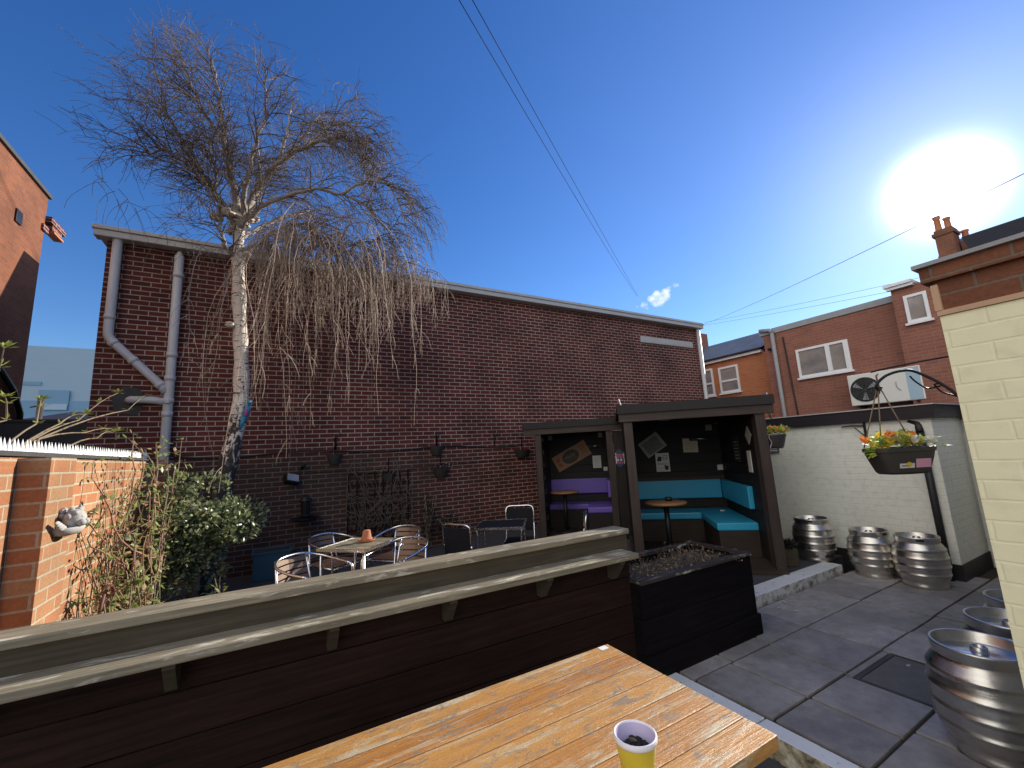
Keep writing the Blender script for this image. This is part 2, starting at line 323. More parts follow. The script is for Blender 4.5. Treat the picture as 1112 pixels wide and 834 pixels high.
c = k.mix(k.math('MULTIPLY', hi.outputs[0], .45), c, (.16, .12, .10))
k.base(c); k.bump(k.math('ADD', lent, rough_), .5, .012); M['birch'] = k.m
M['limb'] = m_plain('birch_limb_bark', (.37, .31, .27), .75, var=.75, scale=5)
M['twig_pale'] = m_plain('pale_hanging_twig', (.38, .275, .205), .7, var=.4)
M['twig'] = m_plain('birch_twig', (.16, .115, .085), .7, var=.3)
def m_leaf(name, a, b, rough=.4, trans=.25):
    k = NM(name, rough, 0, .5); isl = k.island()
    k.base(k.ramp(isl, [(0., a), (1., b)]))
    k.b.inputs['Transmission Weight'].default_value = 0
    tr = k.n.new('ShaderNodeBsdfTranslucent'); k.l.new(k.ramp(isl, [(0., tuple(x * 1.5 for x in a)), (1., tuple(x * 1.5 for x in b))]), tr.inputs[0])
    ms = k.n.new('ShaderNodeMixShader'); ms.inputs[0].default_value = trans
    k.l.new(k.b.outputs[0], ms.inputs[1]); k.l.new(tr.outputs[0], ms.inputs[2]); k.l.new(ms.outputs[0], k.n['Material Output'].inputs[0])
    return k.m
M['leaf_glossy'] = m_leaf('glossy_evergreen_leaf', (.055, .095, .035), (.36, .38, .19), .3, .22)
M['leaf_rose'] = m_leaf('rose_leaf', (.12, .20, .05), (.34, .40, .13), .4, .35)
M['leaf_bud'] = m_leaf('fresh_bud_leaf', (.22, .27, .05), (.34, .36, .09), .5, .4)
M['leaf_dry'] = m_leaf('dry_rose_leaf', (.34, .20, .10), (.55, .40, .22), .7, .35)
M['leaf_pansy'] = m_leaf('pansy_leaf', (.22, .36, .06), (.58, .62, .13), .5, .45)
M['petal_yellow'] = m_leaf('yellow_petal', (.72, .52, .04), (.80, .68, .10), .6, .4)
M['petal_orange'] = m_leaf('orange_petal', (.70, .16, .03), (.78, .30, .06), .6, .4)
M['petal_pale'] = m_leaf('pale_petal', (.62, .58, .62), (.75, .66, .70), .6, .4)
M['stem'] = m_plain('woody_stem', (.25, .19, .12), .8, var=.4)
M['stem_dark'] = m_plain('dull_grey_stem', (.15, .125, .10), .8, var=.4)
M['stem_red'] = m_plain('reddish_stem', (.34, .18, .12), .8, var=.3)
# glass; warm tones in its base colour paint in reflections
def m_glass(name, tint):
    k = NM(name, .04, 0, .8); v = k.coord('Object'); k.base(k.ramp(k.noise(k.coord('Object', (1, 1.2, 1.6)), 1.0, 3), [(.35, tint), (.5, (.30, .26, .24)), (.7, (.17, .17, .18))])); return k.m
M['glass'] = m_glass('window_glass', (.20, .20, .21))

# ------------------------------------------------------------------ mesh builder
class MB:
    def __init__(s): s.v = []; s.f = []; s.uv = []; s.mi = []; s.sm = []; s.T = Matrix.Identity(4)
    def face(s, pts, uvs=None, mi=0, smooth=False):
        i0 = len(s.v)
        for p in pts: s.v.append(s.T @ Vector(p))
        s.f.append(tuple(range(i0, i0 + len(pts))))
        if uvs is None:
            a, b, c_ = Vector(pts[0]), Vector(pts[1]), Vector(pts[2]); n = (b - a).cross(c_ - a)
            ax = max(range(3), key=lambda i: abs(n[i]))
            uvs = [((p[1], p[2]) if ax == 0 else (p[0], p[2]) if ax == 1 else (p[0], p[1])) for p in pts]
        s.uv.append(uvs); s.mi.append(mi); s.sm.append(smooth)
    def box(s, x0, y0, z0, x1, y1, z1, grain='x', mi=0, bev=0.):
        """box with metre UVs, u along the grain; shares vertices so it is one island"""
        if bev > 0:
            return s.bbox(x0, y0, z0, x1, y1, z1, grain, mi, bev)
        P = [(x0, y0, z0), (x1, y0, z0), (x1, y1, z0), (x0, y1, z0), (x0, y0, z1), (x1, y0, z1), (x1, y1, z1), (x0, y1, z1)]
        i0 = len(s.v)
        for p in P: s.v.append(s.T @ Vector(p))
        for q in ((0, 3, 2, 1), (4, 5, 6, 7), (0, 1, 5, 4), (1, 2, 6, 5), (2, 3, 7, 6), (3, 0, 4, 7)):
            s.f.append(tuple(i0 + i for i in q)); s.mi.append(mi); s.sm.append(False)
            s.uv.append(s._buv([P[i] for i in q], grain))
    def _buv(s, pts, grain):
        a, b, c_ = Vector(pts[0]), Vector(pts[1]), Vector(pts[2]); n = (b - a).cross(c_ - a)
        ax = max(range(3), key=lambda i: abs(n[i]))
        o = {'x': 0, 'y': 1, 'z': 2}.get(grain, 0)
        if grain == 'w': return [((p[1], p[2]) if ax == 0 else (p[0], p[2]) if ax == 1 else (p[0], p[1])) for p in pts]
        oth = [i for i in range(3) if i != ax]
        if o in oth: u, w_ = o, [i for i in oth if i != o][0]
        else: u, w_ = oth
        return [(p[u], p[w_]) for p in pts]
    def bbox(s, x0, y0, z0, x1, y1, z1, grain, mi, b):
        bm = bmesh.new(); bmesh.ops.create_cube(bm, size=1)
        for v in bm.verts: v.co = Vector((x0 + (v.co.x + .5) * (x1 - x0), y0 + (v.co.y + .5) * (y1 - y0), z0 + (v.co.z + .5) * (z1 - z0)))
        bmesh.ops.bevel(bm, geom=bm.edges[:], offset=b, segments=2, affect='EDGES', profile=.6)
        s.addbm(bm, grain, mi, False); bm.free()
    def addbm(s, bm, grain='w', mi=0, smooth=True):
        i0 = len(s.v); bm.verts.index_update()
        for v in bm.verts: s.v.append(s.T @ v.co)
        for f in bm.faces:
            s.f.append(tuple(i0 + v.index for v in f.verts)); s.mi.append(mi); s.sm.append(smooth)
            s.uv.append(s._buv([tuple(v.co) for v in f.verts], grain))
    def tube(s, pts, r, n=8, mi=0, cap=True, smooth=True):
        pts = [Vector(p) for p in pts]
        rs = r if isinstance(r, (list, tuple)) else [r] * len(pts)
        i0 = len(s.v); L = 0; prev = None; lens = []
        for i, p in enumerate(pts):
            d = (pts[min(i + 1, len(pts) - 1)] - pts[max(i - 1, 0)])
            if d.length < 1e-9: d = Vector((0, 0, 1))
            d.normalize()
            if prev is None:
                a = d.cross(Vector((0, 0, 1)));
                if a.length < 1e-3: a = d.cross(Vector((1, 0, 0)))
            else: a = prev - d * prev.dot(d)
            a.normalize(); prev = a; b = d.cross(a)
            if i: L += (p - pts[i - 1]).length
            lens.append(L)
            for j in range(n):
                t = 2 * math.pi * j / n
                s.v.append(s.T @ (p + (a * math.cos(t) + b * math.sin(t)) * rs[i]))
        for i in range(len(pts) - 1):
            for j in range(n):
                k2 = (j + 1) % n
                s.f.append((i0 + i * n + j, i0 + i * n + k2, i0 + (i + 1) * n + k2, i0 + (i + 1) * n + j))
                c_ = 2 * math.pi * max(rs[i], .004)
                s.uv.append([(c_ * j / n, lens[i]), (c_ * (j + 1) / n, lens[i]), (c_ * (j + 1) / n, lens[i + 1]), (c_ * j / n, lens[i + 1])])
                s.mi.append(mi); s.sm.append(smooth)
        if cap:
            for base, rev in ((i0, True), (i0 + (len(pts) - 1) * n, False)):
                q = [base + j for j in range(n)]
                if rev: q.reverse()
                s.f.append(tuple(q)); s.uv.append([(0, 0)] * n); s.mi.append(mi); s.sm.append(False)
    def lathe(s, prof, n=32, mi=0, c=(0, 0, 0), smooth=True, sx=1., sy=1.):
        i0 = len(s.v); c = Vector(c)
        for (r, z) in prof:
            for j in range(n):
                t = 2 * math.pi * j / n
                s.v.append(s.T @ (c + Vector((r * math.cos(t) * sx, r * math.sin(t) * sy, z))))
        for i in range(len(prof) - 1):
            for j in range(n):
                k2 = (j + 1) % n
                s.f.append((i0 + i * n + j, i0 + i * n + k2, i0 + (i + 1) * n + k2, i0 + (i + 1) * n + j))
                s.uv.append([(j / n, prof[i][1]), ((j + 1) / n, prof[i][1]), ((j + 1) / n, prof[i + 1][1]), (j / n, prof[i + 1][1])])
                s.mi.append(mi); s.sm.append(smooth)
    def prism(s, poly, y0, y1, mi=0):
        """polygon in xz extruded along y"""
        n = len(poly)
        A = [(p[0], y0, p[1]) for p in poly]; B = [(p[0], y1, p[1]) for p in poly]
        s.face(A, mi=mi); s.face(B[::-1], mi=mi)
        for i in range(n):
            j = (i + 1) % n; s.face([A[j], A[i], B[i], B[j]], mi=mi)
    def leaf(s, p, d, up, L, W, mi=0):
        d = d.normalized(); sd = d.cross(up)
        if sd.length < 1e-3: sd = d.cross(Vector((1, 0, 0)))
        sd.normalize(); nn = sd.cross(d)
        a = p; b = p + d * L * .5 + sd * W * .5 - nn * W * .12; c_ = p + d * L - nn * L * .12; e = p + d * L * .5 - sd * W * .5 - nn * W * .12; mdl = p + d * L * .5 + nn * W * .05
        i0 = len(s.v)
        for q in (a, b, c_, e, mdl): s.v.append(s.T @ q)
        for q in ((0, 1, 4), (1, 2, 4), (2, 3, 4), (3, 0, 4)):
            s.f.append(tuple(i0 + i for i in q)); s.uv.append([(0, 0)] * 3); s.mi.append(mi); s.sm.append(True)
    def build(s, name, mats, parent=None, kind=None, label=None):
        me = bpy.data.meshes.new(name)
        me.from_pydata([tuple(v) for v in s.v], [], s.f)
        if not isinstance(mats, (list, tuple)): mats = [mats]
        for q in mats: me.materials.append(q)
        me.polygons.foreach_set('material_index', s.mi); me.polygons.foreach_set('use_smooth', s.sm)
        ul = me.uv_layers.new(name='UVMap'); flat = [c_ for fu in s.uv for uv in fu for c_ in uv]
        ul.data.foreach_set('uv', flat)
        me.update(); me.validate()
        o = bpy.data.objects.new(name, me); COL.objects.link(o)
        if parent is not None: o.parent = parent
        if kind: o['kind'] = kind
        if label: o['label'] = label
        return o
def thing(name, label, cat, loc=(0, 0, 0), rz=0., group=None):
    o = bpy.data.objects.new(name, None); COL.objects.link(o); o.empty_display_size = .1
    o.location = loc; o.rotation_euler = (0, 0, rz); o['label'] = label; o['category'] = cat
    if group: o['group'] = group
    return o
def tag(o, label, cat, group=None):
    o['label'] = label; o['category'] = cat
    if group: o['group'] = group
    return o
def dup(root, loc, rz, label, group=None):
    r = root.copy(); COL.objects.link(r); r.location = loc; r.rotation_euler = (0, 0, rz); r['label'] = label
    if group: r['group'] = group
    for ch in list(root.children):
        c_ = ch.copy(); COL.objects.link(c_); c_.parent = r
        for g in list(ch.children):
            d_ = g.copy(); COL.objects.link(d_); d_.parent = c_
    return r
def part(name, mat_, parent, *boxes, grain='x', bev=0.):
    b = MB()
    for q in boxes: b.box(*q, grain=grain, bev=bev)
    return b.build(name, mat_, parent)

# ------------------------------------------------------------------ ground
g = MB(); g.face([(-400, -400, -.16), (400, -400, -.16), (400, 400, -.16), (-400, 400, -.16)]); g.build('ground', M['tarmac'], kind='structure')
b = MB(); b.box(-6, -4, -.155, 2.45, 2.44, -.12, 'w'); b.build('beer_garden_floor', M['tarmac'], kind='structure')
b = MB(); b.box(-4.4, 2.5, -.15, 3.0, 7.8, -.004, 'w'); b.build('patio', M['concrete'], kind='structure')
b = MB()   # flags
ys = [2.68, 2.2, 1.67, 1.2, .62, .05, -.5]
xr = {0: [2.6, 3.05, 3.55, 4.08, 4.6, 5.12, 5.62, 6.12, 6.6], 1: [2.6, 3.0, 3.5, 4.07, 4.59, 5.1, 5.7, 6.25, 6.8], 2: [2.6, 3.0, 3.47, 4.06, 4.62, 5.15, 5.65, 6.2, 6.9, 7.5],
      3: [2.6, 3.1, 3.75, 4.3, 4.9, 5.4, 6.0, 6.6, 7.3], 4: [2.6, 3.2, 3.8, 4.35, 5.0, 5.6, 6.2, 6.9, 7.5], 5: [2.6, 3.1, 3.7, 4.3, 4.9, 5.5, 6.1, 6.7, 7.4]}
rnd = random.Random(3)
for i in range(6):
    X = xr[i]
    for a, c_ in zip(X[:-1], X[1:]):
        y1, y0 = ys[i], ys[i + 1]
        if i == 2 and 3.4 < a < 4.0:      # the inspection cover sits here
            b.box(a + .006, 1.625, -.12, c_ - .006, y1 - .006, -.004, 'w', bev=.004); continue
        dz = rnd.uniform(-.006, .004); gp = rnd.uniform(.006, .012)
        b.box(a + gp, y0 + gp, -.12, c_ - gp, y1 - gp, dz, 'w', bev=.005)
b.build('paving', M['slab'], kind='structure')
b = MB(); b.box(2.575, -.6, -.15, 7.6, 2.69, -.018, 'w'); b.build('paving_bed', M['soil'], kind='structure')
b = MB(); b.box(3.0, 2.91, -.15, 6.49, 7.8, .078, 'w'); b.build('raised_terrace', M['tarmac'], kind='structure')
b = MB(); b.box(3.7, 2.705, -.15, 5.98, 2.905, .088, 'x', bev=.006)
o = b.build('terrace_kerb', [M['white_paint'], M['kerb_dark']], kind='structure')
for p in o.data.polygons:
    if p.normal.y < -.6: p.material_index = 1
b = MB()
for y0, y1 in ((-.9, .35), (.36, 1.69), (1.7, 2.33)): b.box(2.455, y0, -.15, 2.57, y1, .006, 'y', bev=.006)
o = b.build('paving_kerb', [M['white_paint'], M['kerb_face']], kind='structure')
for p in o.data.polygons:
    if p.normal.x < -.7: p.material_index = 1

# inspection cover
t = thing('inspection_cover', 'dark grey rectangular inspection cover set flush in the paving', 'drain cover', (3.77, 1.40, 0))
part('cover_plate', M['cover'], t, (-.272, -.187, -.10, .272, .187, -.006), bev=.003)
b = MB()
for q in ((-.295, -.215, -.1, .295, -.19, -.004), (-.295, .19, -.1, .295, .215, -.004), (-.295, -.189, -.1, -.275, .189, -.004), (.275, -.189, -.1, .295, .189, -.004)): b.box(*q)
b.build('cover_frame', M['concrete'], t)

# ------------------------------------------------------------------ brick hall behind the yard
t = thing('brick_hall', 'long dark red brick hall wall with pale metal eaves and white drainpipes', 'building', (-2.22, 7.8, 0))
b = MB(); b.T = Matrix.Translation((2.22, -7.8, 0))
b.box(-2.22, 7.8, -.1, 11.02, 14, 4.98, 'w')
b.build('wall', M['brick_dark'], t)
b = MB(); b.T = Matrix.Translation((2.22, -7.8, 0))
b.box(-2.30, 7.72, 5.00, 11.06, 13.98, 5.12, 'w'); b.box(-2.25, 12.0, 5.121, 6.5, 16, 7.06, 'w')
b.build('roof', M['roof_sheet'], t)
b = MB(); b.T = Matrix.Translation((2.22, -7.8, 0)); b.box(-2.33, 7.62, 4.975, 11.10, 7.797, 5.07, bev=.012); b.box(-2.35, 7.60, 5.073, 11.12, 7.70, 5.135, bev=.01)
b.build('gutter', M['fascia_metal'], t)
b = MB(); b.T = Matrix.Translation((2.22, -7.8, 0))
for i in range(6): b.box(8.57 + i * .355, 7.765, 4.38, 8.57 + i * .355 + .352, 7.798, 4.55)
for i in range(30): b.box(8.6 + i * .07, 7.755, 4.40, 8.64 + i * .07, 7.764, 4.53)
b.build('vent_grille', M['fascia_metal'], t)
def collar(b, p, d, r, L=.06):
    p = Vector(p); d = Vector(d).normalized(); b.tube([p - d * L / 2, p + d * L / 2], r, 14)
Y = 7.70
b = MB(); b.T = Matrix.Translation((2.22, -7.8, 0))
b.tube([(-2.08, Y, 4.98), (-2.08, Y, 3.62), (-2.075, Y, 3.54), (-2.03, Y, 3.45), (-1.98, Y, 3.40), (-1.44, Y, 2.83), (-1.385, Y, 2.74)], .058, 16)
collar(b, (-2.08, Y, 3.80), (0, 0, 1), .066); collar(b, (-2.01, Y, 3.43), (.7, 0, -.7), .067); collar(b, (-1.78, Y, 3.19), (.7, 0, -.74), .066); collar(b, (-1.46, Y, 2.85), (.7, 0, -.74), .067)
b.build('drainpipe', M['plastic_pipe'], t)
b = MB(); b.T = Matrix.Translation((2.22, -7.8, 0))
b.tube([(-1.36, Y, 4.86), (-1.355, Y, 3), (-1.35, Y, .0)], .060, 16); b.lathe([(.0, .0), (.052, .0), (.03, .07), (0, .09)], 14, c=(-1.36, Y, 4.86))
for z in (4.55, 3.3, 2.95, 2.62, 2.42): collar(b, (-1.355, Y, z), (0, 0, 1), .069, .07)
b.tube([(-1.36, Y, 2.60), (-1.50, Y, 2.62), (-1.62, Y, 2.63), (-1.78, Y + .02, 2.63), (-1.82, Y + .12, 2.63)], .052, 14)
b.lathe([(0, .0), (.035, .0), (.035, .02), (0, .02)], 14, c=(-1.355, Y - .065, 2.57))
b.build('drainpipe', M['plastic_pipe'], t)
b = MB(); b.T = Matrix.Translation((2.22, -7.8, 0)); b.tube([(10.93, 7.71, 4.97), (10.92, 7.71, 0)], .055, 12); b.build('drainpipe', M['plastic_pipe'], t)
b = MB(); b.T = Matrix.Translation((2.22, -7.8, 0)); b.face([(-1.95, 7.796, 2.45), (-1.70, 7.796, 2.42), (-1.63, 7.796, 2.62), (-1.70, 7.796, 2.80), (-1.88, 7.796, 2.83), (-2.0, 7.796, 2.66)]); b.build('mortar_patch', M['concrete'], t)
# cables clipped along the wall
b = MB(); pts = [(-1.25 + i * .34, 7.77, 1.80 - .03 * math.sin(i * .9) - .002 * i) for i in range(18)]; b.tube(pts, .014, 6)
tag(b.build('wall_cable', M['cable']), 'black cable running level along the brick hall wall', 'cable')
b = MB(); pts = [(.6, 7.785, 1.46), (1.4, 7.78, 1.45), (2.5, 7.78, 1.43), (2.8, 7.78, 1.45), (4.0, 7.78, 1.47), (4.7, 7.78, 1.50)]; b.tube(pts, .005, 5)
tag(b.build('thin_wall_wire', M['wire']), 'thin grey wire strung under the thick cable on the brick wall', 'wire')
# wall hooks
for i, (x, z, ln) in enumerate(((.93, 2.0, 'thin dark wall hook above the leftmost wall planter'), (2.74, 1.98, 'thin dark forked wall hook above the middle wall planter'), (3.98, 1.95, 'thin dark forked wall hook nearest the purple hut'))):
    b = MB(); b.tube([(x, 7.79, z - .18), (x, 7.76, z), (x + .06, 7.72, z + .10)], .010, 6); b.tube([(x, 7.76, z), (x - .05, 7.73, z + .09)], .008, 6)
    tag(b.build('wall_hook', M['black_metal']), ln, 'hook', 'dark hooks on the brick hall wall')
# small wall planters
def wall_planter(x, z, lab, plants, wd=.13):
    t = thing('wall_planter', lab, 'planter', (x, 7.79, z), 0, 'small planters on the brick hall wall')
    b = MB(); n = 12; prof = [(.55, -.16), (.8, -.08), (1, 0.), (.95, 0.), (.0, -.03)]
    i0 = 0
    rings = [[(wd * r * math.cos(math.pi * j / n), -wd * 1.1 * r * math.sin(math.pi * j / n), zz) for j in range(n + 1)] for r, zz in prof]
    for A, B in zip(rings[:-1], rings[1:]):
        for j in range(n): b.face([A[j + 1], A[j], B[j], B[j + 1]], smooth=True)
    b.face([rings[0][j] for j in range(n + 1)])
    b.build('pot', M['basket'], t)
    b = MB(); b.tube([(0, -.02, 0), (0, -.02, .26), (0, -.05, .28)], .008, 6); b.build('bracket', M['black_metal'], t)
    if plants:
        b = MB(); r_ = random.Random(int(x * 100))
        for i in range(60):
            p = Vector((r_.uniform(-wd, wd), -r_.uniform(.02, wd), .0)); d = Vector((r_.gauss(0, .5), r_.gauss(-.3, .4), 1)); b.leaf(p + d * r_.uniform(0, .07), d, Vector((0, 0, 1)), .05, .03, 0 if r_.random() < .7 else 1)
        b.build('foliage', [M['dark_plant'], M['petal_pale']], t)
wall_planter(.91, 1.74, 'dark half round planter on the cable left of the trellis', False)
wall_planter(1.81, 1.36, 'dark half round planter at the top of the trellis', False)
wall_planter(2.72, 1.80, 'dark half round planter on the cable right of the trellis', False, .14)
wall_planter(2.80, 1.38, 'lower dark wall planter holding small pale flowers', True, .17)
wall_planter(4.62, 1.66, 'dark wall planter close against the purple hut', False, .19)
# security light
t = thing('security_light', 'black security floodlight with pale lens angled up on brick wall', 'wall light', (.29, 7.78, 1.36))
b = MB(); b.T = Matrix.Translation((-.02, -.10, .02)) @ Matrix.Rotation(R(-35), 4, 'X') @ Matrix.Rotation(R(25), 4, 'Z'); b.box(-.11, -.05, -.08, .11, .05, .08, bev=.015); b.build('lamp_body', M['black_metal'], t)
b = MB(); b.T = Matrix.Translation((-.02, -.10, .02)) @ Matrix.Rotation(R(-35), 4, 'X') @ Matrix.Rotation(R(25), 4, 'Z'); b.box(-.09, -.056, -.06, .09, -.0515, .06); b.build('lens', M['lead'], t)
b = MB(); b.tube([(0, 0, 0), (.02, -.05, .06), (.12, -.1, .18)], .014, 8); b.tube([(.12, -.1, .18), (.16, -.16, .24)], .03, 8); b.build('bracket', M['black_metal'], t)
# lantern with dish
t = thing('wall_lantern', 'dark wall lantern above a wide shallow dish on brick wall', 'lantern', (.48, 7.78, .76))
b = MB(); b.lathe([(0, .34), (.05, .33), (.10, .27), (.075, .26), (.06, .06), (.09, .04), (.0, .02)], 8, c=(0, -.16, 0), smooth=False); b.tube([(0, 0, .34), (0, -.1, .36), (0, -.16, .36)], .012, 6); b.build('lantern_body', M['black_metal'], t)
b = MB(); b.lathe([(0, -.03), (.16, -.02), (.22, .015), (.21, .018), (.15, -.01), (0, -.015)], 24, c=(0, -.24, 0)); b.build('dish', M['black_metal'], t)
# trellis with dead climber
t = thing('wall_trellis', 'dark wooden trellis with bare climbing stems on brick hall wall', 'trellis', (1.66, 7.77, .2))
b = MB()
for i in range(8): b.box(-.54 + i * .147, -.02, 0, -.515 + i * .147, -.006, 1.22, 'z')
for i in range(7): b.box(-.54, -.034, .06 + i * .185, .53, -.0205, .085 + i * .185)
b.build('lattice', M['fence_dark'], t)
b = MB(); r_ = random.Random(5)
for i in range(42):
    p = Vector((r_.uniform(-.5, .5), -.05, r_.uniform(0, .4))); pts = [p]; d = Vector((r_.gauss(0, .5), 0, 1))
    for j in range(7):
        d = (d + Vector((r_.gauss(0, .45), r_.gauss(0, .1), r_.gauss(0.05, .3)))).normalized(); p = p + d * .17; p.y = max(-.12, min(-.035, p.y)); p.x = max(-.56, min(.56, p.x)); pts.append(p.copy())
    b.tube(pts, .0045, 4)
b.build('climber_stems', M['stem_dark'], t)
# shadowy bare climbers by the wall
def bush(name, lab, cat, loc, sx, sz, n, mats, seed, lw=.035, group=None, sy=None, stems=10):
    t = thing(name, lab, cat, loc, 0, group); r_ = random.Random(seed); sy = sy or sx
    b = MB()
    for i in range(stems):
        p = Vector((r_.gauss(0, sx * .15), r_.gauss(0, sy * .15), 0)); q = Vector((r_.gauss(0, sx * .5), r_.gauss(0, sy * .5), sz * r_.uniform(.5, 1)))
        b.tube([p, p.lerp(q, .5) + Vector((0, 0, .08)), q], [.012, .008, .004], 5)
    b.build('stem', M['stem'], t)
    b = MB()
    for i in range(n):
        a = r_.uniform(0, 6.28); rr = r_.random() ** .4; zz = r_.uniform(-1, 1); q = math.sqrt(max(0, 1 - zz * zz))
        p = Vector((sx * rr * q * math.cos(a), sy * rr * q * math.sin(a), sz * .55 + sz * .45 * zz * rr))
        d = Vector((r_.gauss(0, 1), r_.gauss(0, 1), r_.gauss(.2, .7))); b.leaf(p, d, Vector((0, 0, 1)), lw * r_.uniform(.8, 1.9), lw * r_.uniform(.5, 1), r_.randrange(len(mats)))
    b.build('foliage', mats, t); return t
bush('dark_climber', 'tall dark withered climber against the brick wall right of the trellis', 'climber', (2.45, 7.6, 0), .13, 1.05, 420, [M['dark_plant']], 21, sy=.1)
bush('dark_climber', 'short wide dark withered climber against the brick wall left of the purple hut', 'climber', (2.85, 7.55, 0), .26, .62, 500, [M['dark_plant']], 22, sy=.12)
# teal planter box at wall foot
t = thing('teal_planter', 'dark teal rectangular planter box at the foot of the brick wall', 'planter', (.04, 7.45, 0))
part('box', M['teal'], t, (-.24, -.18, 0, .24, .18, .36), bev=.01); part('rim', M['teal'], t, (-.26, -.20, .362, .26, -.165, .39), (-.26, .165, .362, .26, .20, .39), (-.26, -.164, .362, -.225, .164, .39), (.225, -.164, .362, .26, .164, .39))
part('soil_fill', M['soil'], t, (-.224, -.163, .361, .224, .163, .372))

# ------------------------------------------------------------------ tall building on the left, dark yard wall, far blue warehouse
t = thing('tall_brick_building', 'tall orange brick building with sloping dark coping at left edge', 'building', (-4.5, 12.2, 0))
part('wall', M['brick_tall'], t, (-5, -9, -.1, 0, 0, 7.66), grain='w')
part('coping', M['concrete'], t, (-5.1, -9, 7.662, .05, .05, 7.74))
part('air_vent', M['black_metal'], t, (.002, -1.14, 6.52, .03, -.92, 6.78), bev=.005)
b = MB(); b.box(.0, -.14, 6.86, .04, .10, 7.0); b.box(-.1, .002, 7.12, .10, .72, 7.24); b.box(-.02, .12, 6.98, .08, .60, 7.118); b.build('bracket_ledge', M['brick_dark'], t)
part('ledge_soffit', M['terracotta'], t, (-.05, .15, 6.93, .11, .62, 6.979))
b = MB(); b.tube([(.06, -1.6, 3.75), (.06, -1.0, 3.62), (.06, -.45, 3.3), (.06, -.1, 2.9), (.06, -.05, 2.4), (.06, -.05, .0)], .05, 10); b.build('soil_pipe', M['black_metal'], t)
t = thing('dark_yard_wall', 'low dark wall closing the gap between the two brick buildings', 'wall', (-3.4, 8.7, 0))
part('wall', M['black_paint'], t, (-1.05, -.1, -.1, 1.15, .1, 2.40), grain='w'); part('coping', M['black_paint'], t, (-1.06, -.13, 2.402, 1.16, .13, 2.44))
t = thing('blue_warehouse', 'far pale blue grey metal clad warehouse beyond the gap', 'warehouse', (-20, 60, 0))
b = MB(); b.box(-14, .4, -.1, 10, 22, 15.0, 'w'); b.build('cladding', M['clad_pale'], t)
b = MB(); b.box(-14, .30, 0, 10, .396, 9.3, 'w'); b.box(-1.0, .22, 8.6, 1.25, .296, 10.4, 'w'); b.build('cladding_band', M['clad_mid'], t)
b = MB(); b.box(-1.05, .14, 8.35, 1.2, .216, 8.95); b.box(1.2, .14, 7.3, 4.0, .216, 7.8); b.build('window_band', M['clad_light'], t)
b = MB(); b.box(-2.6, .32, 10.9, -.95, .394, 11.25); b.build('window_band', M['clad_mid'], t)
b = MB(); b.tube([(-10.3, 30, 0), (-10.35, 30, 5.6)], .13, 10); b.tube([(-10.7, 30, 5.1), (-10.35, 30, 5.2)], .04, 6)
tag(b.build('far_pole', M['hut_seatbase']), 'thin weathered post standing before the blue warehouse', 'pole')
t = thing('far_shed', 'low blue roofed shed at the foot of the blue warehouse', 'shed', (-9.1, 34, 0))
part('wall', M['clad_mid'], t, (-5, 0, -.1, 3, 4, 4.2), grain='w')
b = MB(); b.prism([(-5.1, 4.2), (3.1, 4.2), (2.4, 4.9), (-1.2, 5.3), (-4.2, 4.7)], -.1, 4.1); b.build('roof', M['navy'], t)

# ------------------------------------------------------------------ orange garden wall with piers on the left
t = thing('garden_wall', 'sunlit orange brick garden wall with piers along the left side', 'wall', (-1.2, 2.45, 0))
part('wall', M['brick_orange'], t, (-.22, .23, -.1, 0, 3.85, 1.735), grain='w')
part('pier', M['brick_orange'], t, (.002, .86, -.1, .13, 1.21, 1.725), grain='w')
part('pier', M['brick_orange'], t, (-.24, 3.851, -.1, .13, 4.2, 1.742), grain='w')
part('coping', M['concrete'], t, (-.24, .22, 1.737, .02, 3.85, 1.752))
t = thing('spike_strip', 'white plastic anti climb spikes along the top of the orange wall', 'spikes', (-1.2, 2.45, 1.753))
b = MB(); b.box(-.14, .23, 0, .0, 3.9, .012); b.build('base_strip', M['concrete'], t); b = MB()
for i in range(5, 82):
    for x in (-.06,):
        y = .02 + i * .047; c_ = Vector((x, y, .012)); rr = .016
        for j in range(5):
            a0, a1 = 6.283 * j / 5, 6.283 * (j + 1) / 5
            b.face([c_ + Vector((rr * math.cos(a0), rr * math.sin(a0), 0)), c_ + Vector((rr * math.cos(a1), rr * math.sin(a1), 0)), c_ + Vector((.0, .006 * (i % 3 - 1), .078))])
b.build('spikes', M['spike'], t)
# cherub wall ornament: a head between two folded wings
t = thing('cherub_ornament', 'weathered pale stone winged cherub ornament on orange brick pier', 'ornament', (-1.069, 3.50, 1.345)); t.scale = (.68, .68, .68)
def blob(b, c_, r, sc=(1, 1, 1), rot=None, seed=0, amp=.08):
    bm = bmesh.new(); bmesh.ops.create_icosphere(bm, subdivisions=3, radius=1)
    for v in bm.verts:
        q = v.co.normalized(); nz = 1 + amp * noise.noise(q * 2.3 + Vector((seed, seed, 0)))
        p = Vector((q.x * sc[0], q.y * sc[1], q.z * sc[2])) * r * nz
        if rot: p = rot @ p
        v.co = p + Vector(c_)
    b.addbm(bm, 'w', 0, True); bm.free()
b = MB(); blob(b, (.09, .02, .03), .085, (.9, .85, 1)); blob(b, (.165, .02, .015), .018); 
for s in (-1, 1): blob(b, (.15, .02 + s * .04, .0), .03); blob(b, (.14, .02 + s * .03, .05), .016)
b.build('head', M['stone'], t)
b = MB()
for i in range(22): a = i * .6; blob(b, (.065 + .055 * math.sin(i * 2.1), .02 + .075 * math.cos(a) * (1 - .3 * (i % 3)), .085 + .028 * math.sin(a * 1.3)), .021, seed=i)
b.build('hair', M['stone'], t)
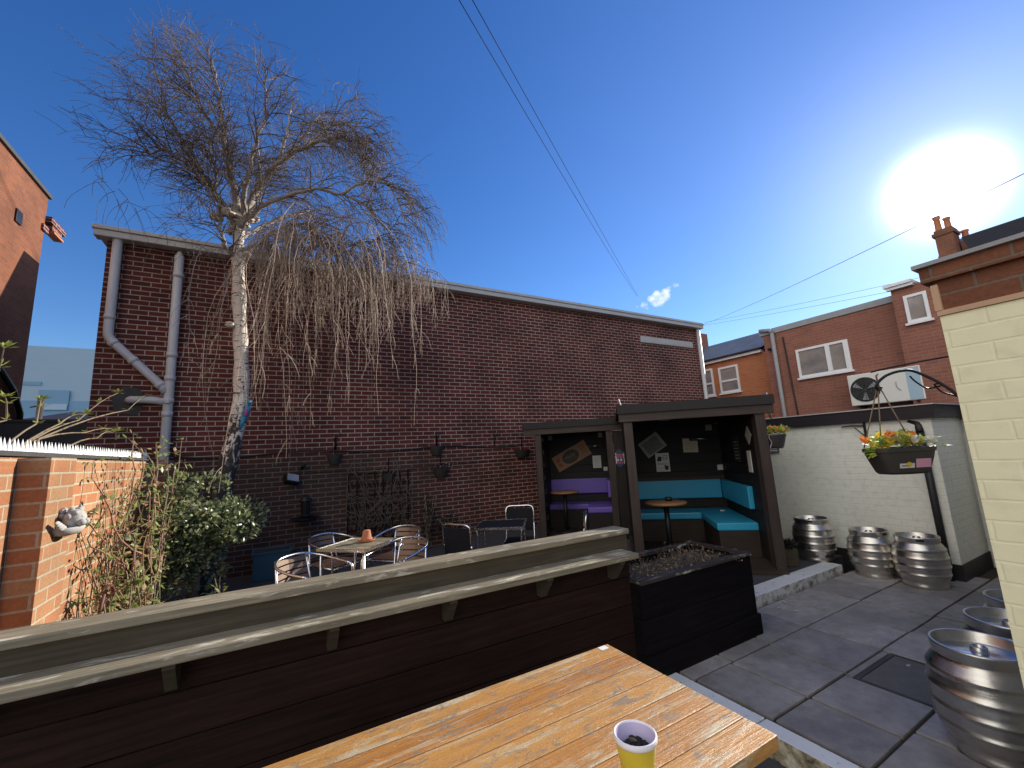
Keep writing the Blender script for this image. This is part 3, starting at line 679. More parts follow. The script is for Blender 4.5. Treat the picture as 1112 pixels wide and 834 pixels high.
for s in (-1, 1):
    b = MB()
    for i in range(5): blob(b, (.05, .02 + s * (.07 + i * .035), -.05 + i * .018), .055 - i * .006, (.5, 1.2, .55), seed=i)
    b.build('wing', M['stone'], t)
b = MB(); b.lathe([(0, -.11), (.09, -.09), (.12, -.045), (.11, -.03), (0, -.04)], 16, c=(.04, .03, 0), sy=1.3); b.build('bowl', M['stone'], t)

# climbing rose over the wall
t = thing('climbing_rose', 'tangled climbing rose with thin bare stems and sparse leaves on orange wall', 'climbing plant', (-1.1, 5.0, 0))
b = MB(); b2 = MB(); r_ = random.Random(12); leafb = MB()
for i in range(58):
    p = Vector((r_.uniform(.0, .10), r_.gauss(0.05, .22), r_.uniform(0, .35))); d = Vector((0, r_.gauss(-.1, .5), 1)).normalized(); pts = [p.copy()]
    for j in range(r_.randint(7, 13)):
        d = (d + Vector((r_.gauss(0.0, .25), r_.gauss(0, .35), r_.gauss(.05, .2) - (.10 if j > 8 else 0)))).normalized(); p = p + d * .16
        p.x = max(-.06, min(.22, p.x)); p.y = max(-.72, min(.95, p.y)); p.z = max(.05, min(1.98, p.z)); pts.append(p.copy())
        dens = .8 if p.z > 1.25 else .5
        for q in range(4):
            if r_.random() < dens:
                dd = Vector((r_.gauss(.4, .6), r_.gauss(0, .8), r_.gauss(.1, .6)))
                leafb.leaf(p + Vector((r_.gauss(0, .03), r_.gauss(0, .03), 0)), dd, Vector((.3, 0, 1)), r_.uniform(.035, .075), r_.uniform(.025, .045), 0 if r_.random() < .75 else 1)
    (b if r_.random() < .6 else b2).tube(pts, [.0055] * (len(pts) - 2) + [.004, .002], 4)
b.build('stem', M['stem'], t); b2.build('stem', M['stem_red'], t); leafb.build('foliage', [M['leaf_rose'], M['leaf_dry']], t)
# long cane crossing the gap to the shrub
b = MB(); b.tube([(.15, .1, .85), (.28, .5, 1.05), (.4, .85, 1.3), (.42, 1.1, 1.55)], .007, 5); b.tube([(.2, .3, .6), (.33, .7, .9), (.42, 1.0, 1.35)], .006, 5); b.build('cane', M['stem'], t)
# fresh shoots behind the wall top
t = thing('budding_shrub', 'thin bare shoots with fresh green buds rising behind the spiked wall', 'shrub', (-1.75, 4.0, 0))
b = MB(); lb = MB(); r_ = random.Random(4)
shoots = [((0, -.2, .3), (.25, .4, 1.9), (.38, 1.9, 2.28), (.40, 2.55, 2.52)), ((0, -.3, .3), (.2, .0, 1.7), (.3, .55, 2.02), (.33, .9, 2.13)), ((0, -.3, .3), (.2, -.1, 1.7), (.26, .3, 2.0), (.24, .38, 2.18)),
          ((0, -.5, .3), (.2, -.4, 1.8), (.32, -.42, 2.1), (.42, -.64, 2.34)), ((0, -.4, .3), (.2, .3, 1.85), (.32, 1.0, 1.98), (.36, 1.75, 2.05)), ((0, -.5, .3), (.1, -.5, 1.75), (.3, -.2, 1.98), (.34, -.35, 2.1)),
          ((0, -.2, .3), (.2, .2, 1.8), (.3, .9, 2.08), (.36, 1.6, 2.42)), ((0, 0, .3), (.25, .8, 1.82), (.32, 1.3, 1.95), (.35, 1.6, 2.02))]
for S in shoots:
    S = [Vector(q) for q in S]; pts = []
    for i in range(13):
        u = i / 12 * 3; j = min(int(u), 2); f_ = u - j; pts.append(S[j].lerp(S[j + 1], f_) + Vector((0, 0, .03 * math.sin(f_ * math.pi))))
    b.tube(pts, [.010 - .0006 * i for i in range(13)], 6)
    for q, n_ in ((pts[-1], 16), (pts[-3], 5), (pts[-5], 4)):
        for i in range(n_):
            d = Vector((r_.gauss(0, .6), r_.gauss(0, .6), r_.uniform(.1, 1))); lb.leaf(q + d * .01, d, Vector((0, 0, 1)), r_.uniform(.03, .055), r_.uniform(.014, .024))
b.build('stem', M['stem'], t); lb.build('foliage', M['leaf_bud'], t)

# evergreen shrub beyond the wall end
t = thing('evergreen_shrub', 'rounded glossy evergreen shrub beside the end of the orange wall', 'shrub', (-.70, 5.75, 0))
b = MB(); b.tube([(0, 0, 0), (.03, .0, .5), (.0, .05, .9)], [.055, .045, .03], 8); b.tube([(.03, 0, .5), (.2, .0, .85), (.3, 0, 1.1)], [.03, .02, .01], 6); b.tube([(.02, 0, .55), (-.15, -.05, .9), (-.2, 0, 1.2)], [.03, .02, .01], 6); b.build('trunk', M['stem'], t)
b = MB(); r_ = random.Random(33)
cl = [(Vector((r_.gauss(.06, .20), r_.gauss(0, .17), r_.gauss(.98, .20))), r_.uniform(.12, .2)) for _ in range(34)] + [(Vector((-.12, .0, 1.45)), .13), (Vector((-.2, -.05, 1.32)), .12), (Vector((.15, -.1, .55)), .16), (Vector((-.15, -.1, .6)), .2), (Vector((.3, -.05, .95)), .15)]
for c_, rr in cl:
    for i in range(190):
        d = Vector((r_.gauss(0, 1), r_.gauss(0, 1), r_.gauss(.1, 1))).normalized(); p = c_ + d * rr * r_.uniform(.7, 1.05)
        b.leaf(p, (d + Vector((r_.gauss(0, .6), r_.gauss(0, .6), r_.gauss(.1, .5)))), d, r_.uniform(.04, .065), r_.uniform(.022, .034))
b.build('crown', M['leaf_glossy'], t)
bush('ground_ivy', 'low spray of bright leaves at the foot of the evergreen shrub', 'plant', (-.42, 5.35, 0), .14, .55, 60, [M['leaf_bud'], M['leaf_glossy']], 8, .04)
# hoop and pale roots at the foot of the wall
b = MB(); b.tube([(-1.02 + .0, 4.35 + .16 * math.cos(a), .62 + .18 * math.sin(a)) for a in [math.pi * i / 12 for i in range(13)]], .012, 8)
tag(b.build('garden_hoop', M['hose']), 'rusty brown half hoop standing by the orange wall', 'hoop')

# ------------------------------------------------------------------ birch tree
t = thing('birch_tree', 'bare weeping birch with white trunk before the brick hall', 'tree', (-.66, 6.75, 0))
TR = random.Random(99); TRB = random.Random(5)
B0 = Vector((.66, -6.75, 0))
def W(x, z, y=6.75): return Vector((x, y, z)) + B0
trunk_pts = [W(-.70, -.1), W(-.66, .6), W(-.58, 1.2), W(-.50, 1.75), W(-.42, 2.35), W(-.42, 2.9), W(-.46, 3.5), W(-.51, 4.2), W(-.54, 4.75), W(-.55, 5.15)]
b = MB()
def smooth_path(P, n):
    out = []
    P = [P[0]] + list(P) + [P[-1]]
    for i in range(1, len(P) - 2):
        for j in range(n):
            t_ = j / n; p0, p1, p2, p3 = P[i - 1], P[i], P[i + 1], P[i + 2]
            out.append(.5 * ((2 * p1) + (p2 - p0) * t_ + (2 * p0 - 5 * p1 + 4 * p2 - p3) * t_ ** 2 + (3 * p1 - p0 - 3 * p2 + p3) * t_ ** 3))
    out.append(P[-2]); return out
sp = smooth_path(trunk_pts, 4)
b.tube(sp, [.150 - .080 * (i / (len(sp) - 1)) ** .55 + (.008 * math.sin(i * 1.7)) for i in range(len(sp))], 16)
for q_ in range(9): blob(b, (TRB.gauss(.66 - .58, .10), TRB.gauss(-.05, .07), TRB.gauss(5.12, .07)), TRB.uniform(.05, .09), (1.2, 1, .8), seed=q_, amp=.6)
for z_, dx in ((4.62, .10), (3.55, -.06), (5.0, -.08)): blob(b, tuple(W(-.52 + dx, z_, 6.68)), .055, (1, 1, .8), seed=int(z_ * 10), amp=.3)
b.build('trunk', M['birch'], t)
# main limbs: points (x, z, y)
limbs = [
 ([(-.55, 5.1, 6.75), (-.62, 5.6, 6.7), (-.80, 6.2, 6.6), (-.92, 6.9, 6.55), (-1.05, 7.7, 6.5), (-1.20, 8.35, 6.4)], .055),
 ([(-.55, 5.1, 6.75), (-.42, 5.6, 6.8), (-.25, 6.2, 6.9), (.0, 6.9, 7.0), (.15, 7.7, 7.05), (.2, 8.5, 7.1)], .065),
 ([(-.3, 6.05, 6.85), (-.05, 6.4, 6.6), (.35, 6.75, 6.3), (.75, 7.0, 6.1), (1.0, 7.05, 6.0), (1.35, 6.75, 5.9), (1.6, 6.1, 5.9)], .045),
 ([(-.55, 4.95, 6.75), (-.35, 5.2, 6.55), (.05, 5.5, 6.3), (.55, 5.75, 6.1), (1.1, 5.75, 6.0), (1.6, 5.5, 5.95), (1.95, 5.0, 5.95)], .042),
 ([(-.54, 4.7, 6.75), (-.3, 4.72, 6.6), (.1, 5.0, 6.4), (.5, 5.05, 6.3), (1.0, 4.75, 6.3), (1.3, 4.9, 6.25), (1.75, 5.0, 6.2)], .032),
 ([(-.56, 5.1, 6.75), (-.85, 5.4, 6.7), (-1.15, 5.75, 6.6), (-1.45, 6.2, 6.5), (-1.75, 6.6, 6.4), (-2.0, 6.95, 6.3)], .040),
 ([(-.54, 4.55, 6.75), (-.72, 4.62, 6.6), (-.80, 4.75, 6.55), (-.95, 5.3, 6.5), (-1.02, 5.9, 6.45), (-1.15, 6.5, 6.4)], .036),
 ([(-.56, 5.0, 6.75), (-.95, 5.35, 6.5), (-1.35, 5.6, 6.2), (-1.7, 5.75, 6.0), (-2.0, 5.6, 5.9)], .032),
 ([(-.5, 5.2, 6.75), (-.45, 5.7, 6.4), (-.35, 6.3, 6.1), (-.2, 7.0, 5.9), (-.2, 7.7, 5.8)], .042),
 ([(-.5, 5.2, 6.8), (-.35, 5.8, 7.2), (-.3, 6.6, 7.5), (-.35, 7.4, 7.7), (-.4, 8.2, 7.8)], .042),
 ([(-.5, 4.9, 6.8), (-.2, 5.4, 7.2), (.4, 6.1, 7.6), (.9, 6.6, 7.9), (1.3, 6.6, 8.1)], .036),
 ([(-.9, 6.7, 6.55), (-1.25, 7.1, 6.5), (-1.5, 7.6, 6.5), (-1.7, 8.1, 6.5)], .028),
 ([(-.05, 6.7, 7.0), (.3, 7.3, 6.9), (.6, 7.9, 6.8), (.75, 8.3, 6.8)], .030),
 ([(-.6, 5.3, 6.7), (-.75, 6.0, 7.0), (-.95, 6.8, 7.3), (-1.2, 7.4, 7.5)], .032),
 ([(.35, 6.75, 6.3), (.7, 7.2, 6.2), (1.0, 7.5, 6.1), (1.3, 7.4, 6.0), (1.5, 7.0, 6.0)], .026),
 ([(1.1, 5.75, 6.0), (1.5, 6.0, 5.7), (1.9, 5.9, 5.6), (2.15, 5.3, 5.6)], .024),
]
lb = MB(); tw = MB(); tv = MB(); nodes = []
for P, r0 in limbs:
    pts = smooth_path([W(-.55 + (x + .55) * (.62 if x < -.55 else .80), 5.15 + (z - 5.15) * (.70 if z > 5.15 else 1), 6.75 + (y - 6.75) * .8) for x, z, y in P], 5)
    pts = [p + Vector((TR.gauss(0, .012), TR.gauss(0, .012), TR.gauss(0, .012))) if 0 < i < len(pts) - 1 else p for i, p in enumerate(pts)]
    n_ = len(pts); lb.tube(pts, [max(.007, r0 * (1 - .85 * i / (n_ - 1))) for i in range(n_)], 8)
    for i in range(3, n_): nodes.append((pts[i], (pts[i] - pts[i - 1]).normalized(), i / (n_ - 1)))
cx = Vector((0.0, 0, 5.2))
def grow(p, d, L, seg, r, droop, wig, n_sides, buf):
    pts = [p.copy()]; d = d.normalized(); st = L / seg
    for i in range(seg):
        d = (d + Vector((TR.gauss(0, wig), TR.gauss(0, wig), TR.gauss(0, wig) - droop * (i + 1) / seg))).normalized(); p = p + d * st; pts.append(p.copy())
    buf.tube(pts, [max(.0022, r * (1 - .75 * i / seg)) for i in range(seg + 1)], n_sides, cap=False)
    return pts
secs = []
for p, d, u in nodes:
    for q in range(2 if u > .3 else 1):
        if TR.random() < .82:
            out = Vector((p.x - cx.x + B0.x * 0 , p.y, 0)); out = out.normalized() if out.length > .05 else Vector((1, 0, 0))
            dd = d * .5 + out * .55 + Vector((TR.gauss(0, .5), TR.gauss(0, .5), TR.gauss(.35, .35)))
            rt = p.x + .66 - .66 > .0
            pts = grow(p, dd, TR.uniform(.35, .85) * (1.1 - .35 * u), 7, .0095, .35 if p.x > .4 else .12, .14, 5, tw)
            secs += [(pts[i], (pts[i] - pts[i - 1]).normalized(), i / 7) for i in range(2, 8)]
for p, d, u in secs:
    xw = p.x - .66            # world x
    right = xw > .05
    for q in range(2):
        if TR.random() > (.40 if right and p.z < 6.2 else .52): continue
        dd = d * .7 + Vector((TR.gauss(0, .55), TR.gauss(0, .55), TR.gauss(.0, .45)))
        if right and p.z < 6.9:
            L = TR.uniform(.3, .75); pts = grow(p, dd, L, 7, .0042, .55, .12, 3, tw)
        else:
            L = TR.uniform(.22, .5); pts = grow(p, dd, L, 5, .0040, .16 if not right else .35, .15, 3, tw)
        for s_ in range(2):
            i = TR.randint(1, len(pts) - 2); grow(pts[i], (pts[i] - pts[i - 1]).normalized() + Vector((TR.gauss(0, .6), TR.gauss(0, .6), TR.gauss(-.1 if right else .05, .4))), TR.uniform(.12, .35), 3, .0032, .3 if right else .1, .12, 3, tw)
# long weeping strands hanging in front of the brick wall, in tresses
tresses = [(-.1, 4.95, .9), (.05, 5.0, 2.0), (.22, 5.0, 2.3), (.34, 5.05, 2.6), (.45, 5.05, 2.9), (.55, 5.05, 2.5), (.68, 5.0, 2.0), (.85, 4.95, 1.8), (1.0, 4.85, 1.6), (1.15, 4.85, 1.9), (1.3, 4.9, 1.4), (1.5, 4.95, 1.5), (1.7, 4.95, 1.5), (1.85, 4.9, 1.3), (.3, 5.05, 2.1), (.6, 5.05, 1.4), (.0, 4.95, 1.2), (2.0, 4.8, 1.1), (.42, 5.05, 2.3)]
for x, z, L in tresses:
    for q in range(13):
        Ls = (1.6 if .15 < x < 1.0 else 1.1) * L * TR.uniform(.3, 1.0) ** 1.2; p = W(x + TR.gauss(0, .09), z - .12 + TR.uniform(-.2, .15), 6.3 + TR.gauss(0, .14))
        pts = grow(p, Vector((TR.gauss(0, .4), TR.gauss(0, .4), .0)), Ls, 16, .0072, 1.2, .14, 3, tv)
        for s_ in range(9):
            i = TR.randint(2, len(pts) - 2); grow(pts[i], Vector((TR.gauss(0, .6), TR.gauss(0, .6), -.9)), TR.uniform(.10, .38), 4, .0045, .55, .15, 3, tv)
for x, z in ((-1.9, 5.2), (-1.7, 5.0), (-1.55, 4.95), (-1.2, 4.7), (-.95, 4.55), (-.8, 4.5)):
    for q in range(5): grow(W(x + TR.gauss(0, .08), z, 6.5 + TR.gauss(0, .1)), Vector((TR.gauss(0, .6), 0, -.4)), TR.uniform(.3, .75), 6, .004, .8, .16, 3, tw)
lb.build('limb', M['limb'], t); o = tw.build('twigs', M['twig'], t); o = tv.build('weeping_twigs', M['twig_pale'], t)
# painted bird fixed on the trunk
t = thing('bird_ornament', 'small blue and magenta metal bird ornament perched on the birch trunk', 'ornament', (-.33, 6.64, 2.20))
b = MB(); blob(b, (0, 0, .14), .055, (.8, .7, 1.7), Matrix.Rotation(R(14), 3, 'Y')); blob(b, (.035, 0, .27), .042); b.tube([(-.02, 0, .08), (-.07, .0, -.10)], [.035, .012], 8); b.build('bird_body', M['parrot'], t)
b = MB(); blob(b, (.0, -.036, .13), .035, (.7, .5, 1.5)); b.build('wing', M['magenta'], t)
b = MB(); blob(b, (.045, -.038, .28), .014); b.build('eye', M['white'], t)

# ------------------------------------------------------------------ foreground fence with drinks shelf
t = thing('bar_fence', 'dark wooden fence with flat cap rail and drinks shelf on brackets', 'fence', (.5, 2.5, -.12))
b = MB(); b.T = Matrix.Translation((-.5, -2.5, .12))
zb = [-.10, .10, .29, .48, .67, .85]
for i in range(5): b.box(-1.9, 2.452, zb[i] + .003, 2.33, 2.478, zb[i + 1] - .003, bev=.003)
b.build('board', M['fence_dark'], t)
b = MB(); b.T = Matrix.Translation((-.5, -2.5, .12)); b.box(-1.9, 2.45, .853, 2.33, 2.48, .974, bev=.004); b.build('back_board', M['fence_mid'], t)
b = MB(); b.T = Matrix.Translation((-.5, -2.5, .12)); b.box(-1.95, 2.425, .977, 2.335, 2.59, 1.014, bev=.006); b.build('cap_rail', M['fence_top'], t)
b = MB(); b.T = Matrix.Translation((-.5, -2.5, .12)); b.box(-1.9, 2.27, .842, 2.26, 2.4485, .877, bev=.005); b.build('shelf', M['fence_top'], t)
for x in (-.95, -.34, .29, .90, 1.54, 2.14):
    b = MB(); b.T = Matrix.Translation((x - .5, 0 - 2.5, .12)); 
    A = [(-.022, 2.450, .70), (-.022, 2.450, .840), (-.022, 2.31, .840), (-.022, 2.31, .815), (-.022, 2.40, .70)]; Bq = [(.022, q[1], q[2]) for q in A]
    b.face(A); b.face(Bq[::-1])
    for i in range(5): j = (i + 1) % 5; b.face([A[j], A[i], Bq[i], Bq[j]])
    b.build('shelf_bracket', M['fence_mid'], t)
for x in (-1.8, -.6, .6, 1.7, 2.26):
    b = MB(); b.T = Matrix.Translation((-.5, -2.5, .12)); b.box(x - .04, 2.482, -.1, x + .04, 2.552, .972, 'z'); b.build('fence_post', M['fence_dark'], t)

t.rotation_euler = (0, 0, R(-.8)); t.location = (2.33 - 1.83 * math.cos(R(.8)), 2.5 + 1.83 * math.sin(R(.8)), -.12)
# ------------------------------------------------------------------ planter box
t = thing('wooden_planter', 'long black wooden planter box with dead plants beside the fence', 'planter', (2.98, 2.65, 0))
b = MB(); X0, X1, Y0, Y1 = -.66, .67, -.30, .30
for i in range(2): b.box(X0, Y0, .16 + i * .235, X1, Y0 + .03, .16 + i * .235 + .231, bev=.003); b.box(X0, Y1 - .03, .16 + i * .235, X1, Y1, .16 + i * .235 + .231, bev=.003)
for i in range(2): b.box(X1 - .03, Y0 + .031, .16 + i * .235, X1 - .001, Y1 - .031, .16 + i * .235 + .231, 'y'); b.box(X0 + .001, Y0 + .031, .16 + i * .235, X0 + .03, Y1 - .031, .16 + i * .235 + .231, 'y')
b.build('side_board', M['planter'], t)
part('plinth', M['planter'], t, (X0, Y0 - .018, -.11, X1 + .018, Y1 + .018, .157), bev=.004)
part('rim', M['planter_rim'], t, (X0, Y0 - .012, .629, X1 + .012, Y0 + .04, .658), (X0, Y1 - .04, .629, X1 + .012, Y1 + .012, .658), (X1 - .04, Y0 + .0405, .629, X1 + .012, Y1 - .0405, .658), (X0, Y0 + .0405, .629, X0 + .04, Y1 - .0405, .658), bev=.004)
part('soil_fill', M['soil'], t, (X0 + .031, Y0 + .031, .2, X1 - .031, Y1 - .031, .57))
b = MB(); r_ = random.Random(6)
for i in range(420):
    x = r_.uniform(X0 + .06, X1 - .06); y = r_.uniform(Y0 + .05, Y1 - .05); hgt = r_.uniform(.02, .085) + (r_.uniform(0, .08) if abs(x - .25) < .14 else 0)
    p = Vector((x, y, .565)); q = p + Vector((r_.gauss(0, .04), r_.gauss(0, .04), hgt)); b.tube([p, p.lerp(q, .6) + Vector((r_.gauss(0, .012), 0, 0)), q], [.0022, .0018, .001], 3, cap=False)
    if r_.random() < .6: b.leaf(q, Vector((r_.gauss(0, 1), r_.gauss(0, 1), r_.gauss(0, .4))), Vector((0, 0, 1)), .025, .012, 1)
b.build('dead_plants', [M['stem_dark'], M['leaf_dry']], t)

# ------------------------------------------------------------------ near table and ash bucket
t = thing('plank_table', 'sunlit distressed orange plank table in the foreground', 'table', (.65, 1.385, -.12))
b = MB(); yy = [.965, 1.085, 1.20, 1.33, 1.45, 1.57, 1.69, 1.81]
for a, c_ in zip(yy[:-1], yy[1:]): b.box(-.87, a - 1.385 + .0012, .705, .87, c_ - 1.385 - .0012, .75, bev=.004)
b.build('tabletop', M['table_plank'], t)
part('apron', M['hut_wood'], t, (-.75, -.33, .62, .75, -.305, .703), (-.75, .305, .62, .75, .33, .703), (-.75, -.304, .62, -.725, .304, .703), (.725, -.304, .62, .75, .304, .703))
for sx in (-1, 1):
    for sy in (-1, 1): part('leg', M['hut_wood'], t, (sx * .69 - .034, sy * .27 - .034, 0, sx * .69 + .034, sy * .27 + .034, .70), grain='z')
b = MB(); b.box(.80, .382, .7505, .845, .418, .7515); o = b.build('corner_sticker', M['white'], t)
t = thing('ash_bucket', 'small yellow metal bucket with lilac inside holding ash', 'bucket', (1.005, 1.10, .631)); t.scale = (1, 1, .81)
b = MB(); b.lathe([(0, 0), (.046, 0), (.048, .004), (.062, .122)], 40); b.build('outer_wall', M['yellow_bucket'], t)
b = MB(); b.lathe([(.0621, .118), (.0655, .120), (.066, .128), (.0655, .138), (.0625, .141), (.060, .139), (.0595, .134)], 40); b.build('rim', M['lilac_rim'], t)
b = MB(); b.lathe([(.0595, .134), (.047, .02), (0, .018)], 40); b.build('inner_wall', M['lilac'], t)
b = MB(); r_ = random.Random(2)
b.lathe([(.0535, .078), (.048, .082), (.03, .078), (.015, .084), (0, .083)], 20)
for i in range(60): blob(b, (max(-.03, min(.03, r_.gauss(0, .02))), max(-.03, min(.03, r_.gauss(-.002, .02))), .083 + abs(r_.gauss(0, .008))), r_.uniform(.004, .010), (1, 1.6, .7), Matrix.Rotation(r_.uniform(0, 3), 3, 'Z'), i, .3)
b.build('ash_heap', M['ash'], t)

# ------------------------------------------------------------------ the two huts (turned 42.5 degrees)
HR = R(-42.5)
def hut_common(t, ul, ur, depth, beam_l, beam_r, z_top, front_posts, panel=None, left_wall=True):
    """local x along the front, y into the hut, z from the terrace"""
    for x in front_posts: part('post', M['hut_wood'], t, (x - .055, -.05, -.06, x + .055, .06, z_top - .20), grain='z', bev=.006)
    part('front_beam', M['hut_wood'], t, (beam_l, -.075, z_top - .198, beam_r, -.02, z_top - .055), bev=.006)
    b = MB(); b.box(beam_l - .01, -.10, z_top - .053, beam_r + .012, depth + .03, z_top + .025); b.box(beam_l - .012, -.105, z_top - .09, beam_r + .014, -.0765, z_top + .02); b.build('roof', M['felt'], t)
    part('ceiling', M['hut_dark'], t, (ul, .061, z_top - .075, ur, depth, z_top - .056), grain='y')
    b = MB(); n_ = 13; hh = (z_top - .08) / n_
    for i in range(n_): b.box(ul, depth - .03, i * hh + .002, ur, depth, (i + 1) * hh - .002, bev=.003)
    b.box(ul, depth + .001, 0, ur, depth + .012, z_top - .08)
    b.build('back_wall', M['hut_dark'], t)
    for x, nm in ((ur, 1), (ul, -1)):
        b = MB()
        for i in range(n_): b.box(x - .015, .062, i * hh + .002, x + .015, depth - .031, (i + 1) * hh - .002, 'y', bev=.003)
        b.box(x + nm * .016, .07, 0, x + nm * .026, depth - .031, z_top - .08)
        b.build('side_wall', M['hut_dark'], t)
def cushion(b, x0, y0, z0, x1, y1, z1): b.box(x0, y0, z0, x1, y1, z1, bev=.018)
# turquoise hut
t = thing('drinking_hut', 'open fronted dark timber hut with turquoise seating in the right corner', 'hut', (5.15, 2.96, .12), HR)
hut_common(t, -1.55, .0, 2.0, -1.66, .15, 2.005, (-1.55, 0))
part('floor_deck', M['hut_seatbase'], t, (-1.62, -.07, -.06, .06, 2.0, .012))
part('side_batten', M['hut_wood'], t, (-.055, .065, .0, -.018, .13, 1.78), grain='z')
b_t = thing('corner_bench', 'L shaped corner bench with turquoise vinyl cushions in the hut', 'bench', (5.15, 2.96, .132), HR)
part('bench_base', M['hut_seatbase'], b_t, (-1.53, 1.50, 0, -.02, 1.96, .33), (-.50, .52, 0, -.02, 1.4995, .33), bev=.004)
b = MB(); cushion(b, -1.53, 1.46, .332, -.52, 1.965, .43); b.build('seat_cushion', M['turquoise'], b_t)
b = MB(); cushion(b, -.518, .51, .332, -.02, 1.965, .43); b.build('seat_cushion', M['turquoise'], b_t)
b = MB(); cushion(b, -1.53, 1.90, .59, -.09, 1.968, .885); b.build('back_cushion', M['turquoise'], b_t)
b = MB(); cushion(b, -.088, .55, .59, -.018, 1.90, .885); b.build('back_cushion', M['turquoise'], b_t)
part('back_rail', M['hut_seatbase'], b_t, (-1.53, 1.93, .885, -.02, 1.968, .94))
def Hloc(P0, u, v, z):
    c_, s_ = math.cos(HR), math.sin(HR); return (P0[0] + c_ * u - s_ * v, P0[1] + s_ * u + c_ * v, z)
H2 = (5.15, 2.96); H1 = (4.2, 6.45)
def round_table(u, v, P0, r, lab, z0=.132, h=.72):
    t = thing('round_pub_table', lab, 'table', Hloc(P0, u, v, z0), 0, 'round pub tables in the huts')
    b = MB(); b.lathe([(0, h - .028), (r - .006, h - .028), (r, h - .02), (r, h - .006), (r - .006, h), (0, h)], 40); b.build('tabletop', M['tabletop_round'], t)
    b = MB(); b.tube([(0, 0, .03), (0, 0, h - .03)], .035, 14); b.build('pedestal', M['black_metal'], t)
    b = MB(); b.lathe([(0, .05), (.05, .045), (.2, .02), (.21, 0), (0, 0)], 24); b.build('base', M['black_metal'], t)
    return t
round_table(-1.13, .50, H2, .27, 'round wooden pedestal table before the turquoise bench')
b = MB(); b.lathe([(0, 0), (.045, 0), (.047, .05), (.042, .05), (.04, .015), (0, .012)], 16)
o = b.build('ashtray', M['black_metal']); o.location = Hloc(H2, -1.08, .58, .853); tag(o, 'small black ashtray on the table by the turquoise bench', 'ashtray')
b = MB(); b.box(-.03, -.02, 0, .03, .02, .018, bev=.004); o = b.build('crumpled_wrapper', M['white']); o.location = Hloc(H2, -.2, 1.55, .563); tag(o, 'small crumpled white wrapper on the turquoise seat corner', 'litter')
# signs in the turquoise hut
def sign(name, lab, P0, u, v, z, wd, ht, tilt, mat_, face='front', extra=None, cat='sign', group=None, mat_name='plate'):
    """thin board; face 'front': on a wall facing the opening; 'side': on the right side wall"""
    t = bpy.data.objects.new(name, None); COL.objects.link(t); t['label'] = lab; t['category'] = cat
    if group: t['group'] = group
    t.empty_display_size = .1; t.location = Hloc(P0, u, v, z)
    base = Matrix.Rotation(HR, 4, 'Z')
    if face == 'side': base = base @ Matrix.Rotation(R(-90), 4, 'Z')
    t.rotation_euler = (base @ Matrix.Rotation(R(tilt), 4, 'Y')).to_euler()
    b = MB(); b.box(-wd / 2, -.012, -ht / 2, wd / 2, 0, ht / 2, bev=.002); b.build(mat_name, mat_, t)
    if extra: extra(t)
    return t
def lines(t, x0, x1, z0, z1, n, mat_, seed=1, name='print_lines', th=.35):
    b = MB(); r_ = random.Random(seed); st = (z1 - z0) / n
    for i in range(n):
        x = x0
        while x < x1 - .008:
            L = min(r_.uniform(.012, .045), x1 - x); z = z0 + i * st; b.face([(x, -.0135, z), (x + L, -.0135, z), (x + L, -.0135, z + st * th), (x, -.0135, z + st * th)]); x += L + .008
    b.build(name, mat_, t)
def gframe(t):
    lines(t, -.14, .14, -.11, .11, 9, M['print_dark'], 3, th=.55)
    b = MB()
    for q in ((-.185, -.1345, -.015, -.012), ): pass
    b.box(-.19, -.016, -.145, .19, -.0125, -.128); b.box(-.19, -.016, .128, .19, -.0125, .145); b.box(-.19, -.016, -.127, -.173, -.0125, .127); b.box(.173, -.016, -.127, .19, -.0125, .127); b.build('picture_frame', M['stone'], t)
sign('framed_print', 'tilted grey framed print on the back wall of the turquoise hut', H2, -1.09, 1.968, 1.62, .38, .29, -33, M['grey_print'], extra=gframe, cat='picture')
def notice(t):
    b = MB(); b.face([(-.09, -.0135, .02), (-.02, -.0135, .02), (-.01, -.0135, .09), (-.07, -.0135, .10)]); b.build('print_figure', M['print_dark'], t); b = MB(); b.face([(.03, -.0135, -.13), (.08, -.0135, -.13), (.09, -.0135, -.06), (.02, -.0135, -.05)]); b.build('print_figure', M['print_dark'], t)
    lines(t, -.0, .09, .03, .13, 4, M['print_dark'], 5); lines(t, -.09, .09, -.04, 0, 2, M['print_dark'], 6); lines(t, -.09, .02, -.14, -.06, 3, M['grey_print'], 7)
sign('paper_notice', 'white notice with two dark figures below the tilted print', H2, -.95, 1.968, 1.32, .22, .31, 0, M['white'], extra=notice, cat='notice')
sign('cream_plaque', 'square cream plaque with faint writing on the turquoise hut back wall', H2, -.48, 1.968, 1.58, .235, .23, 2, M['paper'], extra=lambda t: lines(t, -.085, .085, -.075, .08, 6, M['tabletop_round'], 9, th=.2), cat='plaque')
sign('light_switch', 'small white square switch on the turquoise hut back wall', H2, -.06, 1.968, 1.20, .085, .085, 0, M['white'], cat='switch')
sign('speaker_box', 'small grey box high on the turquoise hut back wall', H2, -.16, 1.968, 1.86, .10, .10, 0, M['grey_print'], cat='speaker')
sign('diamond_plaque', 'grey diamond shaped plaque on the turquoise hut side wall', H2, -.018, .42, 1.68, .17, .17, 45, M['stone'], 'side', cat='plaque')
sign('tall_notice', 'narrow pale notice below the diamond plaque on the hut side wall', H2, -.018, .50, 1.34, .14, .28, 0, M['white'], 'side', cat='notice')
sign('dim_poster', 'dim grey poster deep on the turquoise hut side wall', H2, -.018, 1.02, 1.50, .26, .36, 0, M['felt'], 'side', cat='poster', extra=lambda t: lines(t, -.10, .10, -.14, .14, 6, M['grey_print'], 11, th=.3))
